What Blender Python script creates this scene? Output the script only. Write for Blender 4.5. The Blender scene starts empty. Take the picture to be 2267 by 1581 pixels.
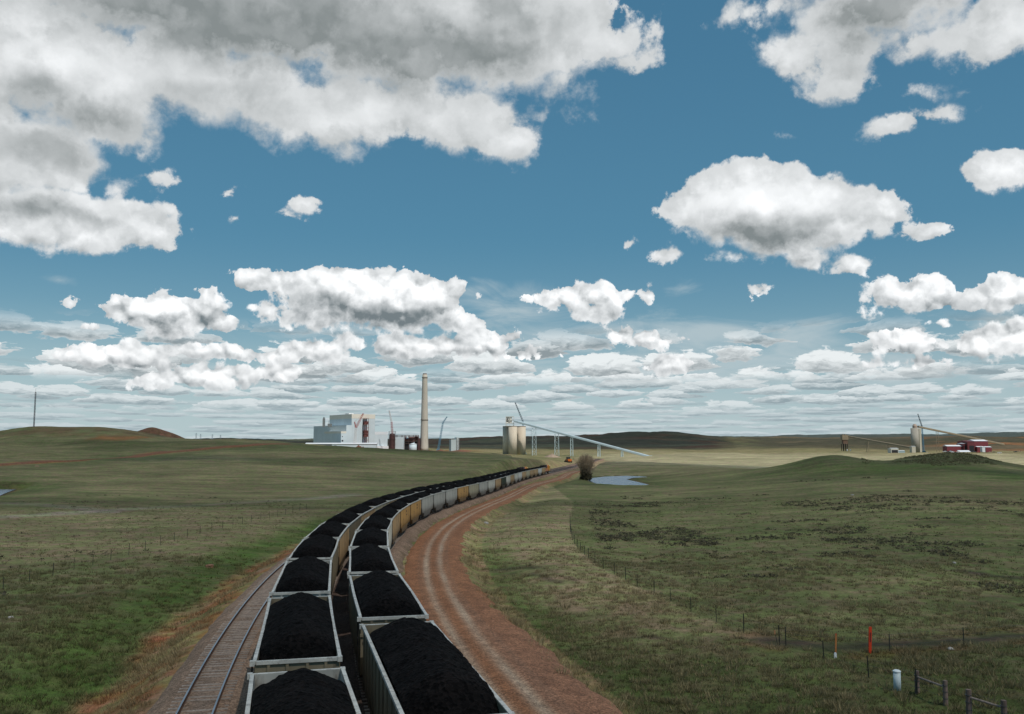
import bpy, bmesh, math, random
import numpy as np
from mathutils import Vector, Matrix
random.seed(7); RNG = np.random.default_rng(11)
C = bpy.context.scene.collection
R = math.radians
scene = bpy.context.scene

# ------------------------------------------------------------------ camera
F, HZ, CX, CY, CAMH = 1953.0, 975.64, 1133.5, 790.5, 11.695
PITCH = math.atan((HZ - CY) / F)
cam = bpy.data.cameras.new('camera'); camo = bpy.data.objects.new('camera', cam); C.objects.link(camo)
cam.sensor_width = 36; cam.lens = 36 * F / 2267; cam.clip_start = .5; cam.clip_end = 40000
camo.location = (0, 0, CAMH); camo.rotation_euler = (math.pi / 2 + PITCH, 0, 0)
scene.camera = camo

def ray(px, py):
    rx, ry = (px - CX) / F, (CY - py) / F
    return np.array([rx, math.cos(PITCH) - ry * math.sin(PITCH), math.sin(PITCH) + ry * math.cos(PITCH)])
def pt(px, py, d):
    r = ray(px, py); return np.array([0, 0, CAMH]) + r * (d / r[1])
def zpy(py, d): return pt(CX, py, d)[2]

# ------------------------------------------------------------------ numpy noise
def _h(ix, iy, seed):
    n = (ix.astype(np.int64) * 374761393 + iy.astype(np.int64) * 668265263 + seed * 982451653) & 0xFFFFFFFF
    n = ((n ^ (n >> 13)) * 1274126177) & 0xFFFFFFFF
    n = n ^ (n >> 16)
    return (n & 0xFFFF) / 65535.0
def vnoise(x, y, seed=0):
    x = np.asarray(x, float); y = np.asarray(y, float)
    ix, iy = np.floor(x), np.floor(y); fx, fy = x - ix, y - iy
    u, v = fx * fx * fx * (fx * (fx * 6 - 15) + 10), fy * fy * fy * (fy * (fy * 6 - 15) + 10)
    a, b, c, d = _h(ix, iy, seed), _h(ix + 1, iy, seed), _h(ix, iy + 1, seed), _h(ix + 1, iy + 1, seed)
    return (a * (1 - u) + b * u) * (1 - v) + (c * (1 - u) + d * u) * v
def fbm(x, y, seed=0, octv=4, rough=.5):
    s = 0; a = 1; t = 0
    for o in range(octv):
        s = s + a * vnoise(x * 2 ** o + 17.3 * o, y * 2 ** o - 9.1 * o, seed + o); t += a; a *= rough
    return s / t * 2 - 1
def sstep(a, b, x):
    t = np.clip((x - a) / (b - a), 0, 1); return t * t * (3 - 2 * t)

# ------------------------------------------------------------------ track alignment
S = np.arange(-80, 960, 1.0)
_k = np.interp(S, [-80, -30, 60, 130, 220, 320, 420, 520, 960], [1.2, 1.86, 2.39, 1.96, -.79, .777, .15, .0, .0]) * 1e-3
TH = np.cumsum(_k); TH += -.22882 - np.interp(0, S, TH)
TX = np.cumsum(np.sin(TH)); TY = np.cumsum(np.cos(TH))
TX += -5.3286 - np.interp(0, S, TX); TY += 40.938 - np.interp(0, S, TY)
def zr(s):
    s = np.asarray(s, float); c = np.clip(s, -80, 860)
    return -.01774 * c + 1.0266e-5 * np.clip(c, 0, None) ** 2
def trk(s, off=0., h=0.):
    x, y, t = np.interp(s, S, TX), np.interp(s, S, TY), np.interp(s, S, TH)
    return np.stack([x + off * np.cos(t), y - off * np.sin(t), zr(s) + h], -1)
def trk_coord(x, y):
    """signed offset (right positive) and chainage of the nearest point of the right-hand track"""
    x = np.asarray(x, float); y = np.asarray(y, float); s = np.clip(y - 41, S[0], S[-1])
    for _ in range(6):
        tx, ty, t = np.interp(s, S, TX), np.interp(s, S, TY), np.interp(s, S, TH)
        s = np.clip(s + (x - tx) * np.sin(t) + (y - ty) * np.cos(t), S[0], S[-1])
    tx, ty, t = np.interp(s, S, TX), np.interp(s, S, TY), np.interp(s, S, TH)
    off = (x - tx) * np.cos(t) - (y - ty) * np.sin(t)
    along = (x - tx) * np.sin(t) + (y - ty) * np.cos(t)
    return off, s, along
D1, D2 = 4.244, 8.519                       # left train track, empty track: distance to the left of the right-hand track
ROAD_S = np.array([-80, 0, 250, 300, 330, 370, 410, 445, 480, 560, 960.])
ROAD_O = np.array([6.25, 6.25, 6.25, 6.8, 8.4, 10.8, 11.2, 9.2, 8.0, 8.0, 8.0])
def road_off(s): return np.interp(s, ROAD_S, ROAD_O)

# ------------------------------------------------------------------ terrain height
CP = []
def P(px, py, d): CP.append(tuple(pt(px, py, d)))
def Zp(px, d, z): r = ray(px, HZ); CP.append((r[0] * d / r[1], d, z))
for px in (-700, -300): 
    for d, z in ((25, -1.6), (60, -2.4), (120, -3), (220, -3.5)): Zp(px, d, z)
    P(px, 1010, 450); P(px, 975, 620); P(px, 962, 720); Zp(px, 1100, 8); Zp(px, 1700, -5)
for a in [(0, 1500, 48), (0, 1300, 90), (0, 1180, 150), (0, 1120, 220), (-20, 1094, 280), (0, 1060, 345), (0, 1035, 430), (0, 1000, 560), (0, 970, 680), (0, 956, 740),
          (75, 944.5, 750), (75, 985, 620), (75, 1020, 480), (150, 951, 745), (200, 950, 745), (210, 1000, 560), (200, 1040, 410), (200, 1100, 255), (200, 1250, 110), (200, 1450, 55),
          (250, 951, 735), (280, 952, 730), (262, 972, 640), (310, 960, 735), (400, 973, 720), (400, 1000, 560), (450, 1020, 470), (450, 1060, 350), (450, 1110, 240), (450, 1160, 165), (430, 1300, 88),
          (500, 974, 690), (560, 976, 680), (610, 980, 670), (560, 992, 580), (660, 985.5, 655), (700, 988, 650), (760, 991, 640), (700, 1010, 515), (700, 1040, 415), (700, 1080, 305), (690, 1130, 205),
          (820, 994.5, 625), (820, 1015, 500), (930, 1001, 600), (930, 1030, 470), (930, 1060, 385), (1030, 1006, 600), (1100, 1009, 600), (1100, 1025, 490), (1080, 1047, 405),
          (1150, 1012.5, 590), (1180, 1016, 575), (1205, 1022, 560), (1175, 1030, 480)]: P(*a)
for px in (75, 200, 300, 400): Zp(px, 950, 10); Zp(px, 1300, 0)
for px in (500, 700, 930, 1100, 1180): Zp(px, 800, 2 if px < 900 else -5); Zp(px, 1100, -8); 
for px in (300, 500, 700, 930, 1100): Zp(px, 1500, -9.5); Zp(px, 1900, -9)
for a in [(1307, 1240, 109), (1454, 1316, 83), (1661, 1407, 64), (1944, 1506, 51), (1265, 1190, 138), (1262, 1150, 175), (1275, 1110, 235), (1290, 1072, 345),
          (1400, 1240, 115), (1400, 1160, 178), (1400, 1105, 260), (1330, 1090, 300), (1370, 1063, 405), (1420, 1060, 420), (1430, 1045, 480), (1400, 1024, 580), (1300, 1025, 600), (1520, 1030, 560), (1330, 1045, 500),
          (1480, 1085, 300), (1530, 1062, 370), (1600, 1370, 71), (1600, 1250, 107), (1600, 1180, 150), (1600, 1120, 220), (1600, 1075, 310), (1600, 1050, 390), (1600, 1036, 450), (1720, 1040.5, 440), (1755, 1036, 430),
          (1800, 1430, 60), (1800, 1300, 86), (1800, 1200, 130), (1800, 1130, 195), (1800, 1075, 275), (1790, 1040, 345), (1800, 1017, 372), (1830, 1006, 385), (1880, 1011, 390), (1940, 1025, 398), (1960, 1023, 398), (2005, 1014, 395), (2050, 1009, 393), (2105, 1003, 390), (2150, 1005, 387), (2200, 1018, 380),
          (1950, 1040, 330), (1950, 1100, 215), (1950, 1200, 130), (2100, 1500, 50), (2100, 1400, 66), (2100, 1250, 104), (2100, 1150, 162), (2100, 1080, 245), (2110, 1035, 320),
          (2267, 1037, 345), (2267, 1070, 265), (2267, 1140, 170), (2267, 1300, 90), (2267, 1480, 52), (2400, 1060, 300), (2400, 1200, 130), (2700, 1080, 290), (2700, 1250, 110)]: P(*a)
for px in (1480, 1600, 1800, 1950, 2110, 2267, 2500): Zp(px, 560 if px > 1700 else 720, -8); Zp(px, 800, -11); Zp(px, 1200, -11)
for px in (1300, 1400): Zp(px, 800, -8.5); Zp(px, 1200, -12)
for px in (1180, 1300, 1480, 1650, 1800, 1950, 2110, 2267, 2500): Zp(px, 1700, -11); Zp(px, 2150, -12)
# far dark hills on the skyline
for px, y in ((1080, 968), (1112, 965), (1165, 969), (1203, 968), (1265, 965.5), (1283, 963), (1330, 962.5), (1398, 960), (1440, 962), (1456, 956), (1475, 957), (1500, 960), (1581, 967), (1631, 970)): P(px, y, 3600)
for px, y in ((1000, 972), (930, 974), (850, 975), (700, 979), (500, 976), (300, 978)): P(px, y + 1, 3600)
for px in (1060, 1150, 1250, 1350, 1450, 1550): P(px, 995, 2450); P(px, 981, 2900); Zp(px, 5200, 10)
for px, y in ((1700, 981), (1800, 980), (1900, 974), (2050, 972), (2150, 969), (2267, 968), (2500, 966)): P(px, y, 3600)
for px in (1700, 1850, 2000, 2150, 2300, 2500): P(px, 992, 2450); Zp(px, 5200, 30)
for px, y in ((1500, 970), (1640, 967), (1732, 965), (1850, 965.5), (2000, 964), (2120, 962), (2200, 958), (2267, 957), (2500, 957)): P(px, y, 9000)
for px in (-400, 0, 300, 700, 1000, 1250): P(px, 974, 9000)
for px in (-400, 300, 1000, 1600, 2267, 2600): Zp(px, 14000, 20)
CPN = np.array(CP)
def chart(x, y):
    d = np.hypot(x, y); return np.stack([np.arctan2(x, y) * 2.2, np.log(np.maximum(d, 12.))], -1)
_q = chart(CPN[:, 0], CPN[:, 1])
_c2 = .05 ** 2
_A = np.sqrt(((_q[:, None] - _q[None]) ** 2).sum(-1) + _c2)
_n = len(CPN)
_poly = np.concatenate([np.ones((_n, 1)), _q], 1)
_scale = np.hypot(CPN[:, 0], CPN[:, 1])
_M = np.block([[_A - np.eye(_n) * 2e-3, _poly], [_poly.T, np.zeros((3, 3))]])
_w = np.linalg.solve(_M, np.concatenate([CPN[:, 2], np.zeros(3)]))
def rbf(x, y):
    out = np.empty(x.shape)
    q = chart(x, y)
    for i in range(0, len(x), 40000):
        b = q[i:i + 40000]
        A = np.sqrt(((b[:, None] - _q[None]) ** 2).sum(-1) + _c2)
        out[i:i + 40000] = A @ _w[:_n] + _w[_n] + b @ _w[_n + 1:]
    return out

RED_HILL = pt(338, 944, 1000)
def H(x, y, detail=True):
    sh = np.shape(x); x = np.ravel(np.asarray(x, float)); y = np.ravel(np.asarray(y, float))
    d = np.hypot(x, y)
    az = np.arctan2(x, y)
    xx, yy = x, y
    wide = np.abs(az) > R(46)                 # behind and beside the camera the land simply carries on
    azc = np.clip(az, -R(46), R(46)); xx, yy = np.sin(azc) * d, np.cos(azc) * d
    z = rbf(xx, yy)
    # red cone hill beyond the ridge
    r = np.hypot(x - RED_HILL[0], (y - RED_HILL[1]) * .8)
    cone = RED_HILL[2] + 1.5 - np.sqrt(r * r + 16) * .46
    z = np.where(cone > z, z + (cone - z) * 1., z)
    if detail:
        a = np.clip(d / 250, .1, 6)
        z = z + fbm(x / 60, y / 60, 3, 5) * .55 * a * sstep(40, 200, d) + fbm(x / 260, y / 260, 9, 4) * 5 * sstep(900, 2600, d) * sstep(1500, 3500, d)
        z = z + (1 - 2 * np.abs(fbm(x / 150 + 3, y / 110, 33, 4))) * 1.9 * sstep(230, 420, d) * sstep(1300, 900, d) * (x < 0)
        z = z + fbm(x / 620, y / 420, 31, 6, .55) * 22 * sstep(2100, 3300, d)
        z = z + fbm(x / 2.2, y / 2.2, 5, 3) * .10 + fbm(x / .7, y / .7, 6, 2) * .05 * (d < 160)
    # railway and road corridor
    off, s, al = trk_coord(x, y)
    ro = road_off(s)
    prof = np.full(x.shape, -.62)
    prof = np.where(off > 2.0, -.62 - .48 * sstep(2.0, 3.2, off), prof)
    prof = np.where(off > ro + 3.1, -1.1 - .9 * sstep(ro + 3.1, ro + 5.6, off), prof)
    prof = np.where(off < -D2 - 1.9, -.62 - 1.95 * sstep(-D2 - 1.9, -D2 - 7.0, off), prof)
    bank = fbm(x / 2.5, y / 2.5, 15, 3) * .22 * (sstep(-D2 - 2.5, -D2 - 4, off) + sstep(ro + 3.2, ro + 4.2, off)) if detail else 0
    w = sstep(-26, -D2 - 7.5, off) * (1 - sstep(ro + 6, ro + 15, off)) * (np.abs(al) < 60)
    w = w * sstep(960, 860, s)
    zc = zr(s) + prof + bank
    z = z * (1 - w) + zc * w
    return z.reshape(sh)

def hit(px, py, dmin=15, dmax=12000):
    """where the line of sight of a picture point meets the ground"""
    r = ray(px, py); r = r / r[1]
    d = np.geomspace(dmin, dmax, 1500)
    p = np.array([0, 0, CAMH])[None] + r[None] * d[:, None]
    g = H(p[:, 0], p[:, 1], False)
    k = np.argmax(p[:, 2] < g)
    if not (p[:, 2] < g).any(): k = len(d) - 1
    return np.array([p[k, 0], p[k, 1], g[k]])
def ground(x, y): return float(H(np.array([x]), np.array([y]))[0])

# ------------------------------------------------------------------ materials
class NT:
    def __init__(s, tree): s.t = tree
    def n(s, typ, **kw):
        nd = s.t.nodes.new(typ)
        for k, v in kw.items(): setattr(nd, k, v)
        return nd
    def link(s, a, b): s.t.links.new(a, b)
    def put(s, sock, v):
        if v is None: return
        if hasattr(v, 'is_output'): s.t.links.new(v, sock)
        else: sock.default_value = v
    def m(s, op, a, b=None, c=None, clamp=False):
        nd = s.t.nodes.new('ShaderNodeMath'); nd.operation = op; nd.use_clamp = clamp
        for i, v in enumerate((a, b, c)): s.put(nd.inputs[i], v)
        return nd.outputs[0]
    def vm(s, op, a, b=None, c=None, out=0):
        nd = s.t.nodes.new('ShaderNodeVectorMath'); nd.operation = op
        for i, v in enumerate((a, b, c)): s.put(nd.inputs[i], v)
        return nd.outputs['Value'] if op in ('LENGTH', 'DOT_PRODUCT', 'DISTANCE') else nd.outputs[0]
    def noise(s, vec, scale, detail=4, rough=.5, dist=0., out='Fac', dim='3D'):
        nd = s.t.nodes.new('ShaderNodeTexNoise'); nd.noise_dimensions = dim
        if vec is not None: s.put(nd.inputs['Vector'], vec)
        s.put(nd.inputs['Scale'], scale); nd.inputs['Detail'].default_value = detail
        nd.inputs['Roughness'].default_value = rough; nd.inputs['Distortion'].default_value = dist
        return nd.outputs[out]
    def mr(s, v, a, b, c=0., d=1., smooth=True):
        nd = s.t.nodes.new('ShaderNodeMapRange'); nd.interpolation_type = 'SMOOTHSTEP' if smooth else 'LINEAR'
        s.put(nd.inputs[0], v); s.put(nd.inputs[1], a); s.put(nd.inputs[2], b); s.put(nd.inputs[3], c); s.put(nd.inputs[4], d)
        return nd.outputs[0]
    def mix(s, f, a, b, mode='MIX'):
        nd = s.t.nodes.new('ShaderNodeMix'); nd.data_type = 'RGBA'; nd.blend_type = mode
        for i, v in ((0, f), (6, a), (7, b)):
            if isinstance(v, tuple) and len(v) == 3: v = v + (1,)
            s.put(nd.inputs[i], v)
        return nd.outputs[2]
    def attr(s, name, out='Color'):
        nd = s.t.nodes.new('ShaderNodeAttribute'); nd.attribute_name = name; return nd.outputs[out]

MATS = {}
def mat(name, col, rough=.8, metal=0., var=.25, scale=.6, dirt=None, dirt_z=None, bump=0., bscale=8., spec=.35, stretch=None):
    if name in MATS: return MATS[name]
    m = bpy.data.materials.new(name); m.use_nodes = True; t = NT(m.node_tree); b = m.node_tree.nodes['Principled BSDF']
    b.inputs['Roughness'].default_value = rough; b.inputs['Metallic'].default_value = metal; b.inputs['Specular IOR Level'].default_value = spec
    tc = t.n('ShaderNodeTexCoord').outputs['Object']
    if stretch: tc = t.vm('MULTIPLY', tc, stretch)
    f = t.noise(tc, scale, 5, .6)
    k = t.mr(f, .3, .7, 1 - var, 1 + var)
    oi = t.n('ShaderNodeObjectInfo').outputs['Random']
    k = t.m('MULTIPLY', k, t.m('MULTIPLY_ADD', oi, var * .6, 1 - var * .3))
    c = t.vm('SCALE', col, None); c.node.inputs[0].default_value = col; t.link(k, c.node.inputs['Scale'])
    if dirt:
        f2 = t.noise(tc, scale * 2.7, 6, .65)
        fac = t.mr(f2, .5, .72)
        if dirt_z is not None:
            z = t.n('ShaderNodeSeparateXYZ'); t.link(t.n('ShaderNodeTexCoord').outputs['Object'], z.inputs[0])
            fac = t.m('MAXIMUM', fac, t.mr(t.m('ADD', z.outputs[2], t.m('MULTIPLY', f2, 1.2)), dirt_z[1] + .6, dirt_z[0] + .6), clamp=True)
        c = t.mix(t.m('MULTIPLY', fac, .75), c, dirt)
    t.link(c, b.inputs['Base Color'])
    if bump:
        bn = t.n('ShaderNodeBump'); bn.inputs['Strength'].default_value = bump; bn.inputs['Distance'].default_value = .1
        t.link(t.noise(tc, bscale, 5, .6), bn.inputs['Height']); t.link(bn.outputs[0], b.inputs['Normal'])
    MATS[name] = m; return m

# ------------------------------------------------------------------ mesh building
class MB:
    def __init__(s): s.v = []; s.f = []; s.mi = []
    def add(s, vs, fs, mi=0):
        o = len(s.v); s.v += [tuple(map(float, v)) for v in vs]; s.f += [tuple(i + o for i in f) for f in fs]; s.mi += [mi] * len(fs); return s
    def box(s, x0, x1, y0, y1, z0, z1, mi=0, M=None):
        vs = [(x, y, z) for z in (z0, z1) for y in (y0, y1) for x in (x0, x1)]
        if M is not None: vs = [tuple(M @ Vector(v)) for v in vs]
        return s.add(vs, [(0, 2, 3, 1), (4, 5, 7, 6), (0, 1, 5, 4), (2, 6, 7, 3), (0, 4, 6, 2), (1, 3, 7, 5)], mi)
    def tube(s, a, b, r0, r1=None, n=6, cap=True, mi=0):
        a, b = Vector(a), Vector(b); r1 = r0 if r1 is None else r1
        d = (b - a).normalized(); u = d.orthogonal().normalized(); w = d.cross(u)
        vs = []
        for p, r in ((a, r0), (b, r1)):
            for i in range(n):
                t = 2 * math.pi * i / n; vs.append(p + u * (r * math.cos(t)) + w * (r * math.sin(t)))
        fs = [(i, (i + 1) % n, n + (i + 1) % n, n + i) for i in range(n)]
        if cap: fs += [tuple(range(n - 1, -1, -1)), tuple(range(n, 2 * n))]
        return s.add(vs, fs, mi)
    def lathe(s, prof, n=32, cx=0, cy=0, mi=0):
        vs = [(cx + r * math.cos(2 * math.pi * i / n), cy + r * math.sin(2 * math.pi * i / n), z) for r, z in prof for i in range(n)]
        fs = [(k * n + i, k * n + (i + 1) % n, (k + 1) * n + (i + 1) % n, (k + 1) * n + i) for k in range(len(prof) - 1) for i in range(n)]
        fs += [tuple(range(n - 1, -1, -1)), tuple(range((len(prof) - 1) * n, len(prof) * n))]
        return s.add(vs, fs, mi)
    def prism(s, poly, a0, a1, axis='x', mi=0):
        n = len(poly)
        f = {'x': lambda a, p: (a, p[0], p[1]), 'y': lambda a, p: (p[0], a, p[1]), 'z': lambda a, p: (p[0], p[1], a)}[axis]
        vs = [f(a0, p) for p in poly] + [f(a1, p) for p in poly]
        fs = [(i, (i + 1) % n, n + (i + 1) % n, n + i) for i in range(n)] + [tuple(range(n - 1, -1, -1)), tuple(range(n, 2 * n))]
        return s.add(vs, fs, mi)
    def lattice(s, a, b, w0, w1, bays, rc, rb):
        """square lattice boom between two points"""
        a, b = Vector(a), Vector(b); d = (b - a).normalized(); u = d.orthogonal().normalized(); v = d.cross(u)
        cn = lambda t, i: a.lerp(b, t) + (u * (1, 1, -1, -1)[i] + v * (1, -1, -1, 1)[i]) * ((w0 + (w1 - w0) * t) / 2)
        for i in range(4): s.tube(cn(0, i), cn(1, i), rc, rc * .8, 4)
        for k in range(bays):
            t0, t1 = k / bays, (k + 1) / bays
            for i in range(4):
                j = (i + 1) % 4
                p, q = (cn(t0, i), cn(t1, j)) if k % 2 == 0 else (cn(t0, j), cn(t1, i))
                s.tube(p, q, rb, rb, 3, False)
        return s
    def mesh(s, name, mats, smooth=False):
        me = bpy.data.meshes.new(name); me.from_pydata(s.v, [], s.f)
        for m in (mats if isinstance(mats, (list, tuple)) else [mats]): me.materials.append(m)
        if any(s.mi): me.polygons.foreach_set('material_index', s.mi)
        bm = bmesh.new(); bm.from_mesh(me); bmesh.ops.recalc_face_normals(bm, faces=bm.faces); bm.to_mesh(me); bm.free()
        if smooth: me.polygons.foreach_set('use_smooth', [True] * len(me.polygons))
        me.update(); return me
    def build(s, name, mats, parent=None, smooth=False, **kw):
        return obj(name, s.mesh(name, mats, smooth), parent, **kw)

def obj(name, me, parent=None, loc=None, rz=None, label=None, cat=None, group=None, kind=None):
    o = bpy.data.objects.new(name, me); C.objects.link(o)
    if parent is not None: o.parent = parent
    if loc is not None: o.location = loc
    if rz is not None: o.rotation_euler = (0, 0, rz)
    return tag(o, label, cat, group, kind)
def tag(o, label=None, cat=None, group=None, kind=None):
    for k, v in (('label', label), ('category', cat), ('group', group), ('kind', kind)):
        if v: o[k] = v
    return o
def thing(name, label, cat, loc=(0, 0, 0), rz=0, group=None):
    return obj(name, None, None, tuple(map(float, loc)), rz, label, cat, group)
def npmesh(name, v, f, m, smooth=True, cols=None):
    """f: (n,3) or (n,4) array"""
    me = bpy.data.meshes.new(name); v = np.asarray(v, np.float32); f = np.asarray(f, np.int32)
    me.vertices.add(len(v)); me.vertices.foreach_set('co', v.ravel())
    k = f.shape[1]; me.loops.add(f.size); me.loops.foreach_set('vertex_index', f.ravel())
    me.polygons.add(len(f)); me.polygons.foreach_set('loop_start', np.arange(0, f.size, k, dtype=np.int32))
    me.polygons.foreach_set('use_smooth', np.full(len(f), smooth))
    if cols is not None:
        a = me.color_attributes.new('cover', 'FLOAT_COLOR', 'POINT')
        a.data.foreach_set('color', np.concatenate([cols, np.ones((len(cols), 1))], 1).astype(np.float32).ravel())
    me.materials.append(m); me.update(); me.validate(); return me
def grid_faces(nu, nv):
    i = np.arange(nu - 1)[:, None] * nv + np.arange(nv - 1)[None]
    return np.stack([i, i + nv, i + nv + 1, i + 1], -1).reshape(-1, 4)

# ------------------------------------------------------------------ sky, clouds and sun
SUN_AZ, SUN_EL = R(143), R(56)              # azimuth clockwise from the view direction
SUNDIR = Vector((math.sin(SUN_AZ) * math.cos(SUN_EL), math.cos(SUN_AZ) * math.cos(SUN_EL), math.sin(SUN_EL)))
sun = bpy.data.lights.new('sun', 'SUN'); sun.energy = 3.3; sun.angle = R(.53); sun.color = (1, .955, .88)
suno = bpy.data.objects.new('sun', sun); C.objects.link(suno); suno.rotation_euler = SUNDIR.to_track_quat('Z', 'Y').to_euler()
suno.location = (60, -60, 120)

# unseen cloud added overhead behind the viewer, shaped to shade the foreground
def shading_cloud():
    alt, tops = 1500., 420.
    cx, cy = math.sin(SUN_AZ) / math.tan(SUN_EL) * alt, math.cos(SUN_AZ) / math.tan(SUN_EL) * alt
    nx, ny = 150, 120; X, Y = np.meshgrid(np.linspace(-1900, 1500, nx), np.linspace(-900, 1000, ny), indexing='ij')
    edge = 600. + np.clip(-X - 60, 0, 700) * .75 - np.clip(X - 420, 0, 600) * .16
    sd = np.minimum(np.minimum(edge - Y, Y + 800), np.minimum(X + 1800, 1400 - X)) + 70 * fbm(X / 260, Y / 260, 401, 5)
    t = np.clip(sd / 420, 0, 1); top = alt + 20 + np.sqrt(t) * tops * (1 + .5 * fbm(X / 170, Y / 170, 402, 5)); bot = alt - 14 * np.clip(sd / 60, 0, 1) + 20 * fbm(X / 150, Y / 150, 403, 4) * np.clip(sd / 60, 0, 1)
    n = nx * ny; v = np.concatenate([np.stack([X + cx, Y + cy, top], -1).reshape(-1, 3), np.stack([X + cx, Y + cy, np.minimum(bot, top - 2)], -1).reshape(-1, 3)])
    f = grid_faces(nx, ny); keep = (sd.reshape(-1)[f] > 0).all(1); f = f[keep]
    e = np.concatenate([f[:, [i, (i + 1) % 4]] for i in range(4)]); key = np.sort(e, 1); _, inv, cnt = np.unique(key, axis=0, return_inverse=True, return_counts=True); b = e[cnt[inv.ravel()] == 1]
    faces = np.concatenate([f, f[:, ::-1] + n, np.stack([b[:, 1], b[:, 0], b[:, 0] + n, b[:, 1] + n], 1)])
    m = bpy.data.materials.new('cloud_vapour'); m.use_nodes = True; t_ = NT(m.node_tree); m.node_tree.nodes.clear()
    d = t_.n('ShaderNodeBsdfDiffuse'); d.inputs[0].default_value = (.95, .95, .95, 1); tr = t_.n('ShaderNodeBsdfTranslucent'); tr.inputs[0].default_value = (.95, .95, .95, 1)
    mxs = t_.n('ShaderNodeMixShader'); mxs.inputs[0].default_value = .6; t_.link(d.outputs[0], mxs.inputs[1]); t_.link(tr.outputs[0], mxs.inputs[2]); o = t_.n('ShaderNodeOutputMaterial'); tb = t_.n('ShaderNodeBsdfTransparent'); thin_ = t_.n('ShaderNodeMixShader'); thin_.inputs[0].default_value = .68; t_.link(mxs.outputs[0], thin_.inputs[1]); t_.link(tb.outputs[0], thin_.inputs[2]); t_.link(thin_.outputs[0], o.inputs[0])
    return obj('cloud', npmesh('cloud', v, faces, m, True), kind='stuff', label='unseen cloud added behind the viewer to shade the near prairie and the trains')
shading_cloud()

def azel(px, py):
    r = ray(px, py); return math.atan2(r[0], r[1]), math.asin(r[2] / np.linalg.norm(r))
def lobe(px, py, rx, ry):
    a, e = azel(px, py)
    A = (azel(px + rx, py)[0] - azel(px - rx, py)[0]) / 2; E_ = (azel(px, py - ry)[1] - azel(px, py + ry)[1]) / 2
    return a, e, A, E_
# coverage of the cumulus clouds (centre and half-axes, in photograph pixels turned into azimuth and elevation)
CLOUDS = [(150, 150, 300, 170), (60, 330, 270, 110), (110, 480, 300, 82), (-150, 250, 260, 300), (230, 240, 150, 130), (150, 380, 180, 60), (320, 505, 70, 40), (360, 545, 40, 18),
          (620, 20, 620, 190), (1000, 60, 400, 170), (760, 240, 400, 105), (1020, 270, 200, 90), (1230, 70, 150, 130), (560, 180, 240, 120), (1140, 330, 55, 32), (1090, 300, 120, 60), (400, 130, 200, 150), (480, 230, 120, 60),
          (1210, 240, 70, 30), (1230, 190, 80, 40), (1340, 30, 45, 50), (500, -150, 900, 160),
          (1700, 30, 100, 40), (1640, 45, 45, 18), (2000, 10, 300, 65), (2180, 70, 140, 72), (2020, 110, 90, 30), (1900, 110, 90, 60), (1880, 175, 110, 55), (1765, 130, 65, 42), (1950, 200, 40, 28), (2000, -130, 420, 130),
          (1980, 285, 85, 34), (2075, 255, 55, 26), (1905, 283, 40, 13), (1800, 290, 42, 11), (2055, 195, 45, 16), (2140, 205, 25, 10), (1375, 145, 22, 10),
          (1690, 460, 210, 95), (1700, 400, 125, 50), (1580, 460, 110, 60), (1500, 468, 55, 16), (1850, 490, 170, 60), (1965, 465, 62, 42), (2040, 515, 75, 24), (1482, 562, 38, 20), (1640, 565, 70, 16), (1785, 570, 55, 24), (1760, 520, 180, 50),
          (1395, 543, 36, 12), (1890, 588, 48, 17), (1683, 639, 22, 7), (1850, 605, 20, 7),
          (2225, 375, 75, 34), (2190, 395, 30, 25),
          (2030, 650, 105, 44), (2000, 630, 75, 24), (2120, 668, 110, 30), (2240, 645, 62, 36), (2070, 680, 100, 16),
          (790, 660, 190, 70), (640, 622, 120, 26), (900, 670, 140, 66), (760, 615, 110, 30), (985, 700, 70, 34), (720, 700, 140, 36), (560, 630, 45, 18), (850, 722, 130, 18), (1020, 718, 40, 14),
          (370, 695, 130, 46), (460, 715, 75, 25), (270, 690, 40, 16), (380, 735, 90, 12), (440, 645, 30, 9), (620, 680, 70, 13),
          (225, 783, 95, 32), (155, 785, 36, 22), (300, 803, 60, 16), (365, 812, 30, 10), (280, 760, 30, 16),
          (678, 452, 44, 26), (615, 468, 45, 16), (640, 482, 30, 9), (688, 390, 26, 10), (505, 420, 26, 7), (345, 383, 40, 9), (372, 458, 20, 13), (155, 668, 22, 12), (208, 728, 22, 9), (515, 487, 9, 6),
          (1300, 655, 105, 20), (1220, 672, 28, 13), (1320, 695, 55, 17), (1390, 650, 16, 14),
          (1440, 752, 62, 20), (1380, 738, 30, 18),
          (930, 765, 190, 30), (1070, 758, 70, 24), (770, 752, 50, 18), (490, 778, 70, 22), (700, 778, 75, 26), (600, 790, 160, 12), (390, 775, 50, 12),
          (620, 827, 46, 18), (330, 846, 60, 20), (450, 832, 100, 26), (500, 850, 60, 18), (520, 820, 50, 16),
          (2000, 755, 75, 34), (2085, 716, 56, 15), (2180, 755, 110, 30), (2050, 800, 110, 16), (2270, 745, 60, 40),
          (1490, 808, 60, 22), (1150, 782, 70, 14)]
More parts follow.
